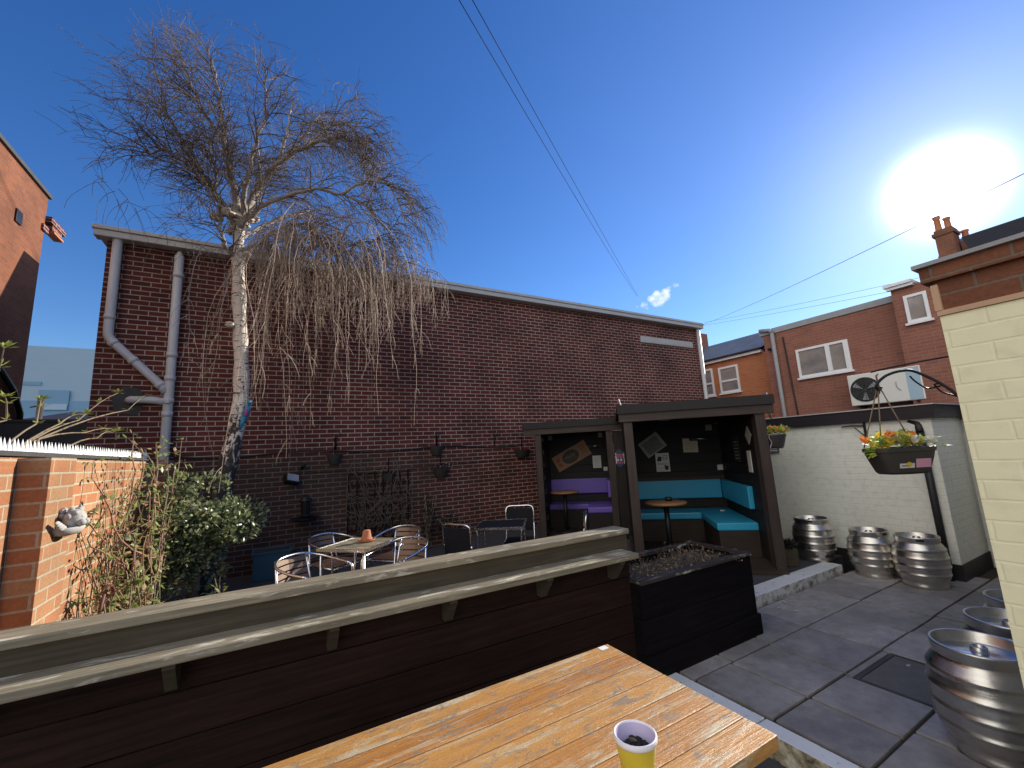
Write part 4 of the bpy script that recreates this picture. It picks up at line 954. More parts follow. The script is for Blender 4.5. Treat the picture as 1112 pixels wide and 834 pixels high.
def heater(name, lab, P0, u, v, z, L):
    t = thing(name, lab, 'heater', Hloc(P0, u, v, z), HR)
    b = MB(); b.box(-L / 2, -.10, -.025, L / 2, -.03, .025, bev=.01); b.build('heater_body', M['black_metal'], t)
    b = MB(); b.tube([(-L / 2 + .02, -.105, 0), (L / 2 - .02, -.105, 0)], .008, 8); b.build('heater_bar', M['alu'], t)
    b = MB(); b.box(-.03, -.03, -.015, .03, 0, .015); b.build('bracket', M['black_metal'], t)
heater('patio_heater', 'slim black bar heater on the turquoise hut back wall', H2, -.28, 1.968, 1.68, .42)
def ceiling_light(P0, u, v, z, r, lab):
    t = thing('ceiling_light', lab, 'light', Hloc(P0, u, v, z), 0, 'round ceiling lights in the huts')
    b = MB(); b.lathe([(0, 0), (r, 0), (r, -.02), (r * .96, -.03)], 28); b.build('base', M['white'], t)
    b = MB(); b.lathe([(r * .95, -.031), (r * .8, -.055), (r * .4, -.066), (0, -.068)], 28); b.build('diffuser', M['lamp_glass'], t)
ceiling_light(H2, -.95, 1.05, 2.045, .15, 'flat round ceiling light inside the turquoise hut')
# small things hanging by the right post of the hut
b = MB(); b.tube([(0, 0, 0), (.0, .0, -.1), (.02, .0, -.22), (.01, 0, -.34)], .010, 6); blob(b, (.01, 0, -.1), .02); blob(b, (.015, 0, -.25), .022)
o = b.build('hanging_chain', M['alu']); o.location = Hloc(H2, .17, .12, 2.20); tag(o, 'short knotted chain hanging off the turquoise hut roof corner', 'chain')
# purple hut
t = thing('drinking_hut', 'dark timber hut with purple seating behind the fence', 'hut', (4.2, 6.45, .12), HR)
hut_common(t, -.02, 1.24, 1.34, -.26, 1.72, 1.985, (0, 1.26))
part('front_panel', M['hut_dark'], t, (1.32, -.02, 0, 1.64, .01, 1.78), grain='z')
part('floor_deck', M['hut_seatbase'], t, (-.08, -.07, -.06, 1.3, 1.34, .012))
part('cable_conduit', M['white'], t, (1.205, .07, .9, 1.222, .085, 1.78), grain='z')
b = MB()
for i in range(15): b.box(.0, .08, .05 + i * .115, .05 if i % 2 else .075, .30, .05 + i * .115 + .075)
b.build('toothed_lining', M['hut_dark'], t)
b_t = thing('corner_bench', 'L shaped corner bench with purple vinyl cushions in the hut', 'bench', (4.2, 6.45, .132), HR)
part('bench_base', M['hut_dark'], b_t, (.0, .86, 0, 1.22, 1.30, .33), (.78, .35, 0, 1.22, .8595, .33))
b = MB(); cushion(b, .0, .84, .332, .77, 1.305, .43); b.build('seat_cushion', M['purple'], b_t)
b = MB(); cushion(b, .772, .34, .332, 1.22, 1.305, .43); b.build('seat_cushion', M['purple'], b_t)
b = MB(); cushion(b, .0, 1.24, .59, 1.15, 1.308, .885); b.build('back_cushion', M['purple'], b_t)
b = MB(); cushion(b, 1.152, .40, .59, 1.222, 1.24, .885); b.build('back_cushion', M['purple'], b_t)
round_table(.36, .42, H1, .26, 'round wooden pedestal table before the purple bench')
def board(t):
    b = MB(); n_ = 28
    b.face([(-.02 + .185 * math.cos(-6.2832 * i / n_), -.0135, .135 * math.sin(-6.2832 * i / n_)) for i in range(n_)]); b.build('oval_badge', M['print_dark'], t)
    b = MB(); n_ = 28
    for i in range(n_):
        a0, a1 = 6.2832 * i / n_, 6.2832 * (i + 1) / n_
        b.face([(-.02 + .165 * math.cos(a0), -.0145, .117 * math.sin(a0)), (-.02 + .172 * math.cos(a0), -.0145, .124 * math.sin(a0)), (-.02 + .172 * math.cos(a1), -.0145, .124 * math.sin(a1)), (-.02 + .165 * math.cos(a1), -.0145, .117 * math.sin(a1))])
    b.build('badge_ring', M['print_brown'], t)
    b = MB(); x = -.15
    for wd in (.03, .028, .034, .02, .03, .026, .028):
        b.box(x, -.0165, -.022, x + wd * .35, -.0145, .038); b.box(x + wd * .36, -.0165, .018 if wd > .027 else -.02, x + wd, -.0145, .036 if wd > .027 else -.004); x += wd + .008
    b.build('badge_lettering', M['hessian'], t)
    b = MB(); b.box(-.13, -.0165, -.06, .09, -.0145, -.045); b.box(-.10, -.0165, .062, .06, -.0145, .072); b.build('badge_lettering', M['print_brown'], t)
    for x, z, r in ((-.29, .05, .045), (-.29, -.06, .04)):
        b = MB(); b.face([(x + r * math.cos(-6.2832 * i / 16), -.0135, z + r * math.sin(-6.2832 * i / 16)) for i in range(16)]); b.build('round_mark', M['print_red'], t)
    b = MB()
    for i in range(4): b.box(.21, -.0145, .07 - i * .05, .33, -.0125, .085 - i * .05)
    b.build('print_lines', M['print_brown'], t)
sign('brown_board', 'brown tilted board with dark oval badge on the purple hut back wall', H1, .46, 1.306, 1.48, .78, .33, -27, M['hessian'], extra=board)
sign('paper_notice', 'small white notice with pale stripes in the purple hut', H1, .97, 1.306, 1.34, .17, .25, 0, M['white'], cat='notice', extra=lambda t: lines(t, -.05, .05, -.09, .09, 4, M['paper'], 2, th=.5))
sign('light_switch', 'small white square switch in the purple hut corner', H1, 1.13, 1.306, 1.19, .08, .08, 0, M['white'], cat='switch')
sign('wall_speaker', 'small pale box at the top left of the purple hut', H1, -.02 + .06, 1.306, 1.88, .09, .10, 0, M['stone'], cat='speaker')
sign('wall_speaker', 'small dark grey box at the top right of the purple hut', H1, 1.08, 1.306, 1.88, .09, .10, 0, M['grey_print'], cat='speaker')
heater('patio_heater', 'slim black bar heater above the small notice in the purple hut', H1, .97, 1.306, 1.66, .3)
ceiling_light(H1, .28, .8, 2.02, .15, 'round ceiling light inside the purple hut')
def diamond(t):
    b = MB(); b.face([(-.095, -.0135, .02), (.02, -.0135, -.095), (.02, -.0135, -.115), (-.115, -.0135, .02)]); b.build('corner_stripe', M['white'], t)
    b = MB(); b.face([(-.02, -.0135, .115), (.115, -.0135, -.02), (.115, -.0135, .0), (.0, -.0135, .115)]); b.build('corner_stripe', M['white'], t)
    b = MB(); b.T = Matrix.Rotation(R(-45), 4, 'Y')
    r_ = random.Random(1)
    for i in range(5): b.box(-.07 + i * .028, -.0155, .045, -.052 + i * .028, -.0135, .075)
    for i in range(6): b.box(-.085 + i * .028, -.0155, .01, -.065 + i * .028, -.0135, .035)
    b.build('red_lettering', M['pinkred'], t)
    b = MB(); b.T = Matrix.Rotation(R(-45), 4, 'Y')
    for i in (0, 1): b.box(-.045 + i * .05, -.0155, -.045, -.015 + i * .05, -.0135, -.005)
    b.build('pale_figure', M['lilac'], t)
    b = MB(); b.T = Matrix.Rotation(R(-45), 4, 'Y')
    for i in range(4): b.box(-.06 + i * .03, -.0155, -.085, -.042 + i * .03, -.0135, -.06)
    b.build('red_lettering', M['pinkred'], t)
sign('diamond_sign', 'dark diamond sign with pink lettering between the two huts', H1, 1.405, -.021, 1.42, .235, .235, 45, M['navy'], extra=diamond)
# small floodlight and white stick near the join of the two roofs
b = MB(); b.box(-.03, -.04, -.04, .03, 0, .04, bev=.006); o = b.build('small_camera', M['white']); o.location = Hloc(H1, 1.62, -.08, 2.06); o.rotation_euler = (0, 0, HR); tag(o, 'tiny white camera at the join of the two hut roofs', 'camera')
b = MB(); b.tube([(0, 0, 0), (-.10, .0, .28)], .010, 6); o = b.build('white_stick', M['white']); o.location = Hloc(H1, 1.55, -.02, 2.16); tag(o, 'thin white stick leaning up behind the purple hut roof', 'stick')

# ------------------------------------------------------------------ patio furniture
def arcpts(P, n=6): return smooth_path([Vector(p) for p in P], n)
def bistro_chair(name, lab, loc, ang):
    """aluminium armchair; local +y is the way it faces"""
    t = thing(name, lab, 'chair', loc, ang, 'aluminium chairs round the slatted table')
    b = MB()
    hoop = arcpts([(-.26, .20, .64), (-.275, .0, .665), (-.25, -.17, .70), (-.15, -.27, .735), (0, -.295, .745), (.15, -.27, .735), (.25, -.17, .70), (.275, .0, .665), (.26, .20, .64)], 5); b.tube(hoop, .0125, 8); b.build('arm_hoop', M['alu'], t)
    for s in (-1, 1):
        b = MB(); b.tube(arcpts([(s * .26, .20, .64), (s * .262, .235, .60), (s * .262, .24, .45), (s * .262, .25, 0)], 4), .0125, 8); b.build('leg', M['alu'], t)
        b = MB(); b.tube([(s * .17, -.275, .73), (s * .19, -.22, .45), (s * .22, -.27, 0)], .0125, 8); b.build('leg', M['alu'], t)
    b = MB()
    for s in (-1, 1): b.tube([(s * .235, .24, .43), (s * .2, -.2, .43)], .012, 8)
    b.tube([(-.255, .235, .43), (.255, .235, .43)], .012, 8); b.build('seat_frame', M['alu'], t)
    b = MB()
    for i in range(7): b.box(-.215 + .004 * i, .19 - i * .062 - .05, .437, .215 - .004 * i, .19 - i * .062, .449, bev=.002)
    b.build('seat', M['chair_seat_wood'], t)
    b = MB()
    for i in range(4):
        z = .50 + i * .058; y = -.225 - i * .013
        pts = [(-.175, y, z), (0, y - .045, z), (.175, y, z)]
        A = smooth_path([Vector(p) for p in pts], 4)
        for p, q in zip(A[:-1], A[1:]): b.face([p, q, q + Vector((0, -.008, .044)), p + Vector((0, -.008, .044))], smooth=True); b.face([q + Vector((0, -.006, 0)), p + Vector((0, -.006, 0)), p + Vector((0, -.014, .044)), q + Vector((0, -.014, .044))], smooth=True)
    b.build('backrest', M['alu_slat'], t)
    return t
def facing(dx, dy): return math.atan2(-dx, dy)
c0 = bistro_chair('bistro_chair', 'front left aluminium chair with slatted back turned to the viewer', (.36, 4.57, 0), facing(.62, -.78))
dup(c0, (.70, 5.62, 0), facing(.55, -.83), 'aluminium chair behind the left corner of the slatted table')
dup(c0, (1.36, 5.47, 0), facing(-.75, -.66), 'aluminium chair at the far right of the slatted table')
dup(c0, (1.17, 4.63, 0), facing(-.80, -.60), 'front right aluminium chair with its arms towards the viewer')
t = thing('slatted_table', 'square aluminium table with pale slatted top and terracotta pot', 'table', (.86, 5.06, 0), R(-48))
b = MB()
for i in range(7): b.box(-.285, -.285 + i * .082, .70, .285, -.285 + i * .082 + .077, .716, bev=.002)
b.build('tabletop', M['fence_top'], t)
b = MB(); b.box(-.305, -.305, .694, .305, -.288, .722); b.box(-.305, .288, .694, .305, .305, .722); b.box(-.305, -.2875, .694, -.288, .2875, .722); b.box(.288, -.2875, .694, .305, .2875, .722); b.build('top_edge', M['alu'], t)
for sx in (-1, 1):
    for sy in (-1, 1): b = MB(); b.tube([(sx * .27, sy * .27, .694), (sx * .27, sy * .27, 0)], .016, 8); b.build('leg', M['alu'], t)
t = thing('upturned_pot', 'small terracotta pot upside down on its saucer on the slatted table', 'plant pot', (.95, 5.12, .723))
b = MB(); b.lathe([(0, .115), (.038, .115), (.040, .11), (.055, .03), (.063, .03), (.065, .012), (.0, .012)], 24); b.build('pot', M['terracotta'], t)
b = MB(); b.lathe([(0, 0), (.085, 0), (.095, .018), (.088, .018), (.08, .010), (0, .010)], 24); b.build('saucer', M['terracotta'], t)
def sling_chair(name, lab, loc, ang):
    t = thing(name, lab, 'chair', loc, ang, 'tubular steel chairs round the dark table')
    b = MB()
    for s in (-1, 1): pass
    b.tube(arcpts([(-.20, -.30, .62), (-.20, -.31, .78), (-.16, -.325, .84), (0, -.33, .845), (.16, -.325, .84), (.20, -.31, .78), (.20, -.30, .62)], 5), .0125, 8); b.build('back_frame', M['alu'], t)
    for s in (-1, 1):
        b = MB(); b.tube(arcpts([(s * .20, -.30, .62), (s * .20, -.24, .44), (s * .20, -.18, .41), (s * .20, .18, .43), (s * .20, .24, .40), (s * .20, .26, .2), (s * .20, .28, 0)], 4), .0125, 8); b.build('side_frame', M['alu'], t)
        b = MB(); b.tube([(s * .205, -.20, .41), (s * .21, -.30, 0)], .012, 8); b.build('leg', M['alu'], t)
    b = MB(); b.box(-.188, -.2, .425, .188, .21, .437, bev=.004); b.build('seat', M['sling'], t)
    b = MB(); b.T = Matrix.Translation((0, -.305, .5)) @ Matrix.Rotation(R(5), 4, 'X'); b.box(-.185, -.006, .0, .185, .006, .31, bev=.004); b.build('backrest', M['sling'], t)
    return t
s0 = sling_chair('steel_chair', 'dark tubular steel chair left of the dark patio table', (2.12, 4.78, 0), facing(.9, .45))
dup(s0, (2.98, 5.20, 0), facing(-.55, -.83), 'dark tubular steel chair behind the dark patio table')
dup(s0, (3.12, 4.42, 0), facing(-.80, .6), 'steel chair right of the dark patio table, mostly behind the fence')
t = thing('dark_patio_table', 'dark topped tubular steel table near the purple hut', 'table', (2.60, 4.98, 0), R(-35))
part('tabletop', M['sling'], t, (-.29, -.29, .70, .29, .29, .722), bev=.005)
b = MB(); b.box(-.305, -.305, .696, .305, -.291, .724); b.box(-.305, .291, .696, .305, .305, .724); b.box(-.305, -.2905, .696, -.291, .2905, .724); b.box(.291, -.2905, .696, .305, .2905, .724); b.build('top_edge', M['alu'], t)
for s in (-1, 1): b = MB(); b.tube(arcpts([(-.27, s * .27, 0), (-.27, s * .27, .62), (-.25, s * .27, .69), (.25, s * .27, .69), (.27, s * .27, .62), (.27, s * .27, 0)], 4), .014, 8); b.build('leg_frame', M['alu'], t)
t = thing('lilac_crate', 'small lilac plastic crate under the dark patio table', 'crate', (2.62, 4.72, 0), R(-35))
part('crate_body', M['lilac'], t, (-.14, -.10, .42, .14, .10, .47), bev=.008); part('crate_stand', M['black_metal'], t, (-.12, -.08, 0, .12, .08, .418))

# ------------------------------------------------------------------ kegs
def keg(lab, loc, rz, grp):
    t = thing('beer_keg', lab, 'keg', loc, rz, grp)
    prof = [(0, .045), (.150, .040), (.168, .02), (.170, .002), (.182, 0), (.187, .012), (.187, .035), (.180, .055), (.190, .068), (.206, .095), (.214, .120), (.2165, .128), (.222, .134), (.2225, .142), (.217, .150), (.219, .165), (.2235, .195), (.2245, .208), (.2305, .214), (.231, .223), (.2255, .231), (.2265, .25), (.2265, .275), (.2255, .292), (.231, .300), (.2305, .309), (.2245, .315), (.2225, .335), (.218, .362), (.2165, .374), (.221, .381), (.2205, .390), (.214, .398), (.202, .416), (.190, .434), (.179, .448), (.182, .458), (.187, .466), (.187, .496), (.190, .502), (.188, .510), (.180, .511), (.176, .506), (.175, .465), (.165, .455)]
    b = MB(); b.lathe(prof, 56); b.build('barrel_body', M['keg'], t)
    b = MB(); b.lathe([(.166, .456), (.12, .463), (.05, .470), (0, .471)], 40); b.build('keg_head', M['keg_top'], t)
    b = MB(); b.lathe([(.036, .468), (.034, .495), (.03, .498), (.026, .495), (.025, .475), (0, .474)], 20); b.build('valve_neck', M['keg'], t)
    for a in (0, math.pi):
        b = MB(); A = []
        for i in range(9):
            th = a - .17 + .34 * i / 8; A.append((.1885 * math.cos(th), .1885 * math.sin(th)))
        for (x0, y0), (x1, y1) in zip(A[:-1], A[1:]): b.face([(x0, y0, .474), (x1, y1, .474), (x1, y1, .494), (x0, y0, .494)])
        b.build('handle_slot', M['black_metal'], t)
    return t
GA, GB = 'beer kegs standing by the white wall', 'beer kegs lined up behind the cream wall'
k0 = keg('shadowed steel keg on the raised terrace beside the turquoise hut', (6.08, 3.02, .08), R(20), GA)
dup(k0, (6.13, 2.44, 0), R(70), 'middle steel keg by the white wall, at the end of the white kerb', GA)
dup(k0, (6.09, 2.00, 0), R(205), 'brighter steel keg with handle slot nearest the white pier', GA)
dup(k0, (3.24, .90, 0), R(100), 'large nearest steel keg at the bottom right with its wet top', GB)
dup(k0, (3.79, .895, 0), R(60), 'middle keg of the row, half hidden by the cream wall', GB)
dup(k0, (4.30, .92, 0), R(10), 'farthest keg of the row, only its rim past the cream wall', GB)

# ------------------------------------------------------------------ white yard wall on the right
t = thing('white_yard_wall', 'off white painted brick yard wall with black fascia and plinth', 'wall', (6.5, 1.8, 0))
part('wall', M['white_wall'], t, (0, .0, .17, .22, 5.9, 1.76), (.2205, 0, .17, .95, .20, 1.76), grain='w')
part('plinth', M['black_paint'], t, (-.012, -.012, -.1, .22, 5.9, .168), (.2205, -.012, -.1, .95, .2, .168), grain='w')
part('fascia', M['dark_fascia'], t, (-.05, -.05, 1.762, .27, 5.9, 1.91), (.2705, -.05, 1.762, 1.0, .25, 1.91), grain='y')
part('capping', M['fascia_metal'], t, (-.065, -.065, 1.912, .285, 5.9, 1.925), (.2855, -.065, 1.912, 1.02, .27, 1.925))
b = MB(); b.tube([(-.045, .10, 1.60), (-.045, .10, 0)], .036, 12); b.tube([(-.045, .10, 1.60), (.02, .12, 1.70), (.03, .2, 1.74)], .036, 10); b.build('drainpipe', M['black_paint'], t)
t = thing('grey_end_wall', 'narrow strip of grey rendered wall between white pier and cream wall', 'wall', (7.5, 0, 0))
part('wall', M['white_wall'], t, (-.02, -2.5, -.1, .2, 1.999, 1.9), grain='w'); b = MB(); b.tube([(-.07, 1.70, -.1), (-.07, 1.70, 1.95)], .045, 10); b.build('drainpipe', M['black_paint'], t)
part('fascia', M['dark_fascia'], t, (-.06, -2.5, 1.902, .22, 1.70, 2.06), grain='y')
# spare bracket on the white wall
t = thing('wall_bracket', 'small empty black basket bracket on the white wall', 'bracket', (6.49, 2.42, 1.6))
b = MB(); b.box(-.02, -.012, -.1, 0, .012, .16); b.tube([(-.01, 0, .12), (-.02, .14, .13), (-.03, .24, .12)], .008, 6); b.tube([(-.01, 0, -.02), (-.02, .10, .10)], .006, 6); b.build('bracket_arm', M['black_metal'], t)
sign_t = thing('wall_sign', 'small blue grey sign on white wall behind the far basket', 'sign', (6.488, 3.60, 1.47))
part('plate', M['slate'], sign_t, (-.012, -.10, -.06, 0, .10, .06)); b = MB()
for i in range(3): b.box(-.016, -.08, -.035 + i * .03, -.0125, .08, -.022 + i * .03)
b.build('print_lines', M['white'], sign_t)
# things at the hut's right post
t = thing('small_wood_planter', 'small dark wooden tub at the foot of the hut right post', 'planter', (5.58, 3.12, .08), R(-42))
part('tub', M['fence_mid'], t, (-.10, -.10, 0, .10, .10, .20), bev=.006)
b = MB(); r_ = random.Random(3)
for i in range(90): p = Vector((r_.uniform(-.09, .09), r_.uniform(-.09, .09), .2)); b.leaf(p, Vector((r_.gauss(0, .6), r_.gauss(0, .6), 1)), Vector((0, 0, 1)), .12, .03)
b.build('foliage', M['dark_plant'], t)
b = MB(); b.T = Matrix.Rotation(R(8), 4, 'Y'); b.box(-.035, -.012, 0, .035, .012, .17, bev=.003)
o = b.build('leaning_board', M['white']); o.location = (5.62, 3.26, .36); o.rotation_euler = (0, 0, R(-42)); tag(o, 'small white board leaning above the dark wooden tub', 'panel')
b = MB(); b.box(-.08, -.08, 0, .08, .08, .26, bev=.008); o = b.build('post_block', M['fence_dark']); o.location = (5.66, 3.30, .08); o.rotation_euler = (0, 0, R(-42)); tag(o, 'squat dark timber block behind the dark wooden tub', 'block')
# litter on the paving
for i, (x, y, lab) in enumerate(((4.3, 2.55, 'tiny white cigarette end at the foot of the white kerb'), (4.5, 2.6, 'tiny pale leaf scrap on the paving by the white kerb'), (4.35, 2.42, 'tiny white speck of litter on the open paving'), (3.95, 1.48, 'tiny pale pebble on the inspection cover'))):
    b = MB(); blob(b, (0, 0, .006), .012, (1.6, .8, .5), Matrix.Rotation(i, 3, 'Z'), i, .3); o = b.build('litter', M['stone']); o.location = (x, y, .0 if i != 3 else -.012); tag(o, lab, 'litter')

# ------------------------------------------------------------------ hanging baskets
def flowers(b, r_, n, sx, sy, z0, mats):
    for i in range(n):
        x, y = r_.uniform(-sx, sx), r_.uniform(-sy, sy); p = Vector((x, y, z0)); h = r_.uniform(.02, .09) * (1.3 - abs(x) / sx * .5)
        d = Vector((x * 1.5 + r_.gauss(0, .3), y * 1.5 + r_.gauss(0, .3), 1)).normalized(); q = p + d * h
        if r_.random() < .58:
            for j in range(3): b.leaf(q, d + Vector((r_.gauss(0, .8), r_.gauss(0, .8), r_.gauss(0, .4))), Vector((0, 0, 1)), r_.uniform(.03, .055), r_.uniform(.02, .03), 0)
        else:
            mi = r_.choice(mats); q = q + Vector((0, 0, .012)); nn = Vector((r_.gauss(0, .5), -r_.uniform(.1, 1), r_.uniform(.3, 1))).normalized()
            a1 = nn.cross(Vector((1, 0, 0))).normalized(); a2 = nn.cross(a1)
            for j in range(5):
                a = 6.283 * j / 5; b.leaf(q, a1 * math.cos(a) + a2 * math.sin(a) + nn * .2, nn, .03, .034, mi)
vd = Vector((RT.x, RT.y, 0)).normalized()
ang = math.atan2(vd.y, vd.x)
t = thing('hanging_basket', 'near dark hanging trough of yellow and red flowers with pink label', 'hanging basket', (2.87, .945, 1.405), ang, 'hanging flower baskets'); t.scale = (.9, .9, .9)
b = MB(); n_ = 8
def ring(w_, d_, z, n=28):
    out = []
    for i in range(n):
        a = 6.2832 * i / n; c_, s_ = math.cos(a), math.sin(a); e = .45
        out.append(Vector((w_ * math.copysign(abs(c_) ** e, c_), d_ * math.copysign(abs(s_) ** e, s_), z)))
    return out
rings = [ring(.110, .060, 0), ring(.122, .07, .012), ring(.150, .085, .09), ring(.160, .09, .125), ring(.166, .095, .127), ring(.168, .097, .150), ring(.160, .09, .152), ring(.155, .085, .13)]
for A, B_ in zip(rings[:-1], rings[1:]):
    for j in range(28): k2 = (j + 1) % 28; b.face([A[j], A[k2], B_[k2], B_[j]], smooth=True)
b.face(rings[0][::-1]); b.face(rings[-1]); b.build('trough', M['basket'], t)
def front_card(x0, x1, z0, z1, mat_, nm):
    b = MB(); yf = lambda z: -(.066 + (z - .012) * .195) - .006
    b.face([(x0, yf(z0), z0), (x1, yf(z0), z0), (x1, yf(z1), z1), (x0, yf(z1), z1)]); b.face([(x0, yf(z1) + .003, z1), (x1, yf(z1) + .003, z1), (x1, yf(z0) + .003, z0), (x0, yf(z0) + .003, z0)]); return b.build(nm, mat_, t)
front_card(.012, .098, .036, .085, M['pink'], 'pink_label')
front_card(-.078, .004, .036, .062, M['white'], 'white_label')
b = MB(); yf = lambda z: -(.066 + (z - .012) * .195) - .0075
b.face([(-.028 + .016 * math.cos(-6.28 * i / 14), yf(.056 + .014 * math.sin(-6.28 * i / 14)), .056 + .014 * math.sin(-6.28 * i / 14)) for i in range(14)]); b.build('yellow_flower_print', M['yellow'], t)
b = MB()
for i in range(5): x = -.070 + i * .008; b.face([(x, yf(.045), .045), (x + .005, yf(.045), .045), (x + .005, yf(.053), .053), (x, yf(.053), .053)])
b.build('label_print', M['print_dark'], t)
b = MB(); flowers(b, random.Random(14), 120, .15, .08, .13, [1, 1, 1, 3, 3, 2])
for i in range(12): b.leaf(Vector((-.16, -.02, .13)), Vector((-1, random.Random(i).gauss(0, .6), random.Random(i + 50).gauss(.1, .5))), Vector((0, 0, 1)), .06, .035, 0)
b.build('flowers', [M['leaf_pansy'], M['petal_yellow'], M['petal_orange'], M['petal_pale']], t)
apex = Vector((-.045, 0, .53))
b = MB()
for x, y in ((-.15, -.06), (-.15, .06), (.15, .06), (.02, -.08)): b.tube([(x, y, .15), apex], .0035, 5)
b.tube([apex, apex + Vector((0, 0, .05)), apex + Vector((.012, 0, .06))], .005, 6); b.build('hanging_wires', M['stem'], t)
t = thing('basket_bracket', 'curved black metal bracket carrying the near basket from cream wall', 'bracket', (2.62, .585, 1.7))
b = MB(); L_ = Matrix.Translation((-2.62, -.585, -1.7)); b.T = L_
def bz(P): return smooth_path([Vector(p) for p in P], 6)
b.tube(bz([(2.78, .60, 1.64), (2.80, .68, 1.80), (2.84, .80, 1.915), (2.85, .86, 1.935), (2.83, .92, 1.92), (2.80, .955, 1.88), (2.81, .96, 1.85), (2.84, .955, 1.86)]), .007, 8)
b.tube(bz([(2.80, .66, 1.77), (2.83, .72, 1.80), (2.82, .74, 1.84), (2.79, .72, 1.84)]), .004, 6)
b.tube(bz([(2.81, .72, 1.83), (2.86, .78, 1.83), (2.87, .82, 1.87), (2.84, .83, 1.90)]), .004, 6)
b.tube([(2.78, .60, 2.0), (2.78, .60, 1.45)], .009, 8); b.box(2.765, .572, 1.5, 2.795, .59, 1.56); b.box(2.765, .572, 1.9, 2.795, .59, 1.96)
b.tube([(2.79, .605, 1.965), (2.80, .75, 1.962), (2.80, .9, 1.955), (2.79, .97, 1.945)], .0045, 6)
b.build('bracket_arm', M['black_metal'], t)
t = thing('hanging_basket', 'small round basket of orange and white flowers hung from the turquoise hut corner', 'hanging basket', (5.33, 2.92, 1.50), 0, 'hanging flower baskets')
b = MB(); b.lathe([(0, 0), (.085, 0), (.10, .03), (.135, .15), (.14, .17), (.125, .17), (0, .15)], 24); b.build('bowl', M['basket'], t)
b = MB(); flowers(b, random.Random(8), 150, .13, .13, .16, [2, 2, 1, 3]); b.build('flowers', [M['leaf_pansy'], M['petal_yellow'], M['petal_orange'], M['petal_pale']], t)
b = MB()
for i in range(3): a = 2.1 * i; b.tube([(.13 * math.cos(a), .13 * math.sin(a), .17), (-.03, .03, .50)], .003, 5)
b.build('hanging_wires', M['wire'], t)
b = MB(); pts = [Vector((-.13 - .02 * math.sin(i), -.03, .17 - i * .02)) for i in range(9)]; b.tube(pts, .005, 5); b.build('trailing_stem', M['petal_pale'], t)

# ------------------------------------------------------------------ cream building on the right
t = thing('cream_building', 'cream painted brick wall with bare brown brick above on the right', 'building', (2.4, .57, -.12))
b = MB(); b.T = Matrix.Translation((-2.4, -.57, .12)); b.box(2.4, -6, -.14, 8, .57, 2.085, 'w'); b.build('painted_wall', M['cream'], t)
b = MB(); b.T = Matrix.Translation((-2.4, -.57, .12)); b.box(2.392, -6, 2.087, 8, .574, 2.108); b.box(2.39, .555, 2.109, 2.41, .577, 2.22); b.build('trim_lit_edge', M['trim_lit_edge'], t)  # level strip is trim; corner strip paints the sunlit brick edge as colour
b = MB(); b.T = Matrix.Translation((-2.4, -.57, .12)); b.box(2.405, -6, 2.109, 7.9, .565, 2.235, 'w'); b.box(2.38, -6, 2.236, 7.9, .60, 2.30, 'w'); b.build('brick_band', M['brick_brown'], t)
b = MB(); b.T = Matrix.Translation((-2.4, -.57, .12)); b.box(2.36, -6, 2.301, 7.9, .615, 2.318); b.build('coping', M['lead'], t)
b = MB(); b.T = Matrix.Translation((-2.4, -.57, .12)); b.face([(2.45, -6, 2.322), (2.45, .45, 2.322), (2.85, .545, 2.53), (2.85, -6, 2.53)]); b.face([(2.85, -6, 2.53), (2.85, .545, 2.53), (7.5, .45, 2.3), (7.5, -6, 2.3)]); b.face([(2.45, .45, 2.322), (7.5, .45, 2.3), (2.85, .545, 2.53)]); b.build('roof', M['felt'], t)

# ------------------------------------------------------------------ houses beyond the white wall
KF = 12.5 / 11.4
def fy(y): return y * KF
def fz(z): return 1.62 + (z - 1.62) * KF
def window(t, y0, y1, z0, z1, x, mull=None, sash=None, depth=.06):
    """window in a wall facing -x; y,z in scene metres; x is the wall face"""
    f = MB(); fr = .06
    f.box(x - .03, y0, z0, x + depth, y0 + fr, z1); f.box(x - .03, y1 - fr, z0, x + depth, y1, z1); f.box(x - .03, y0 + fr + .0005, z0, x + depth, y1 - fr - .0005, z0 + fr); f.box(x - .03, y0 + fr + .0005, z1 - fr, x + depth, y1 - fr - .0005, z1)
    if mull:
        ym = y0 + (y1 - y0) * mull; f.box(x - .035, ym - .05, z0 + fr + .0005, x + depth - .01, ym + .05, z1 - fr - .0005)
        f.box(x - .04, y0 + fr + .001, z0 + fr + .001, x - .002, y0 + fr + .045, z1 - fr - .001); 
    if sash: zm = z0 + (z1 - z0) * sash; f.box(x - .035, y0 + fr + .0005, zm - .03, x + depth - .01, y1 - fr - .0005, zm + .03)
    fo = f.build('window', M['upvc'], t)
    g_ = MB(); g_.face([(x - .006, y0 + fr * .5, z0 + fr * .5), (x - .006, y1 - fr * .5, z0 + fr * .5), (x - .006, y1 - fr * .5, z1 - fr * .5), (x - .006, y0 + fr * .5, z1 - fr * .5)][::-1]); g_.build('pane', M['glass'], fo)
    s_ = MB(); s_.box(x - .07, y0 - .04, z0 - .05, x - .001, y1 + .04, z0 - .002); s_.build('sill', M['upvc'], fo)
def frame_thing(name, lab, cat, X): return thing(name, lab, cat, (0, 0, 0))
X0 = 12.5
t = thing('brick_house', 'red brown brick house with wide white window and grey roof edge', 'house', (X0, fy(4.6), 0))
T0 = Matrix.Translation((-X0, -fy(4.6), 0))
class TB(MB):
    def __init__(s, T): super().__init__(); s.T = T
b = TB(T0); b.box(X0, fy(2.3), -.1, X0 + 5, fy(6.12), fz(4.36), 'w'); b.build('wall', M['brick_house'], t)
b = TB(T0); b.box(X0 - .03, fy(3.35), fz(4.361), X0 + 5, fy(6.2), fz(4.5)); b.build('roof', M['lead'], t)
_w = MB
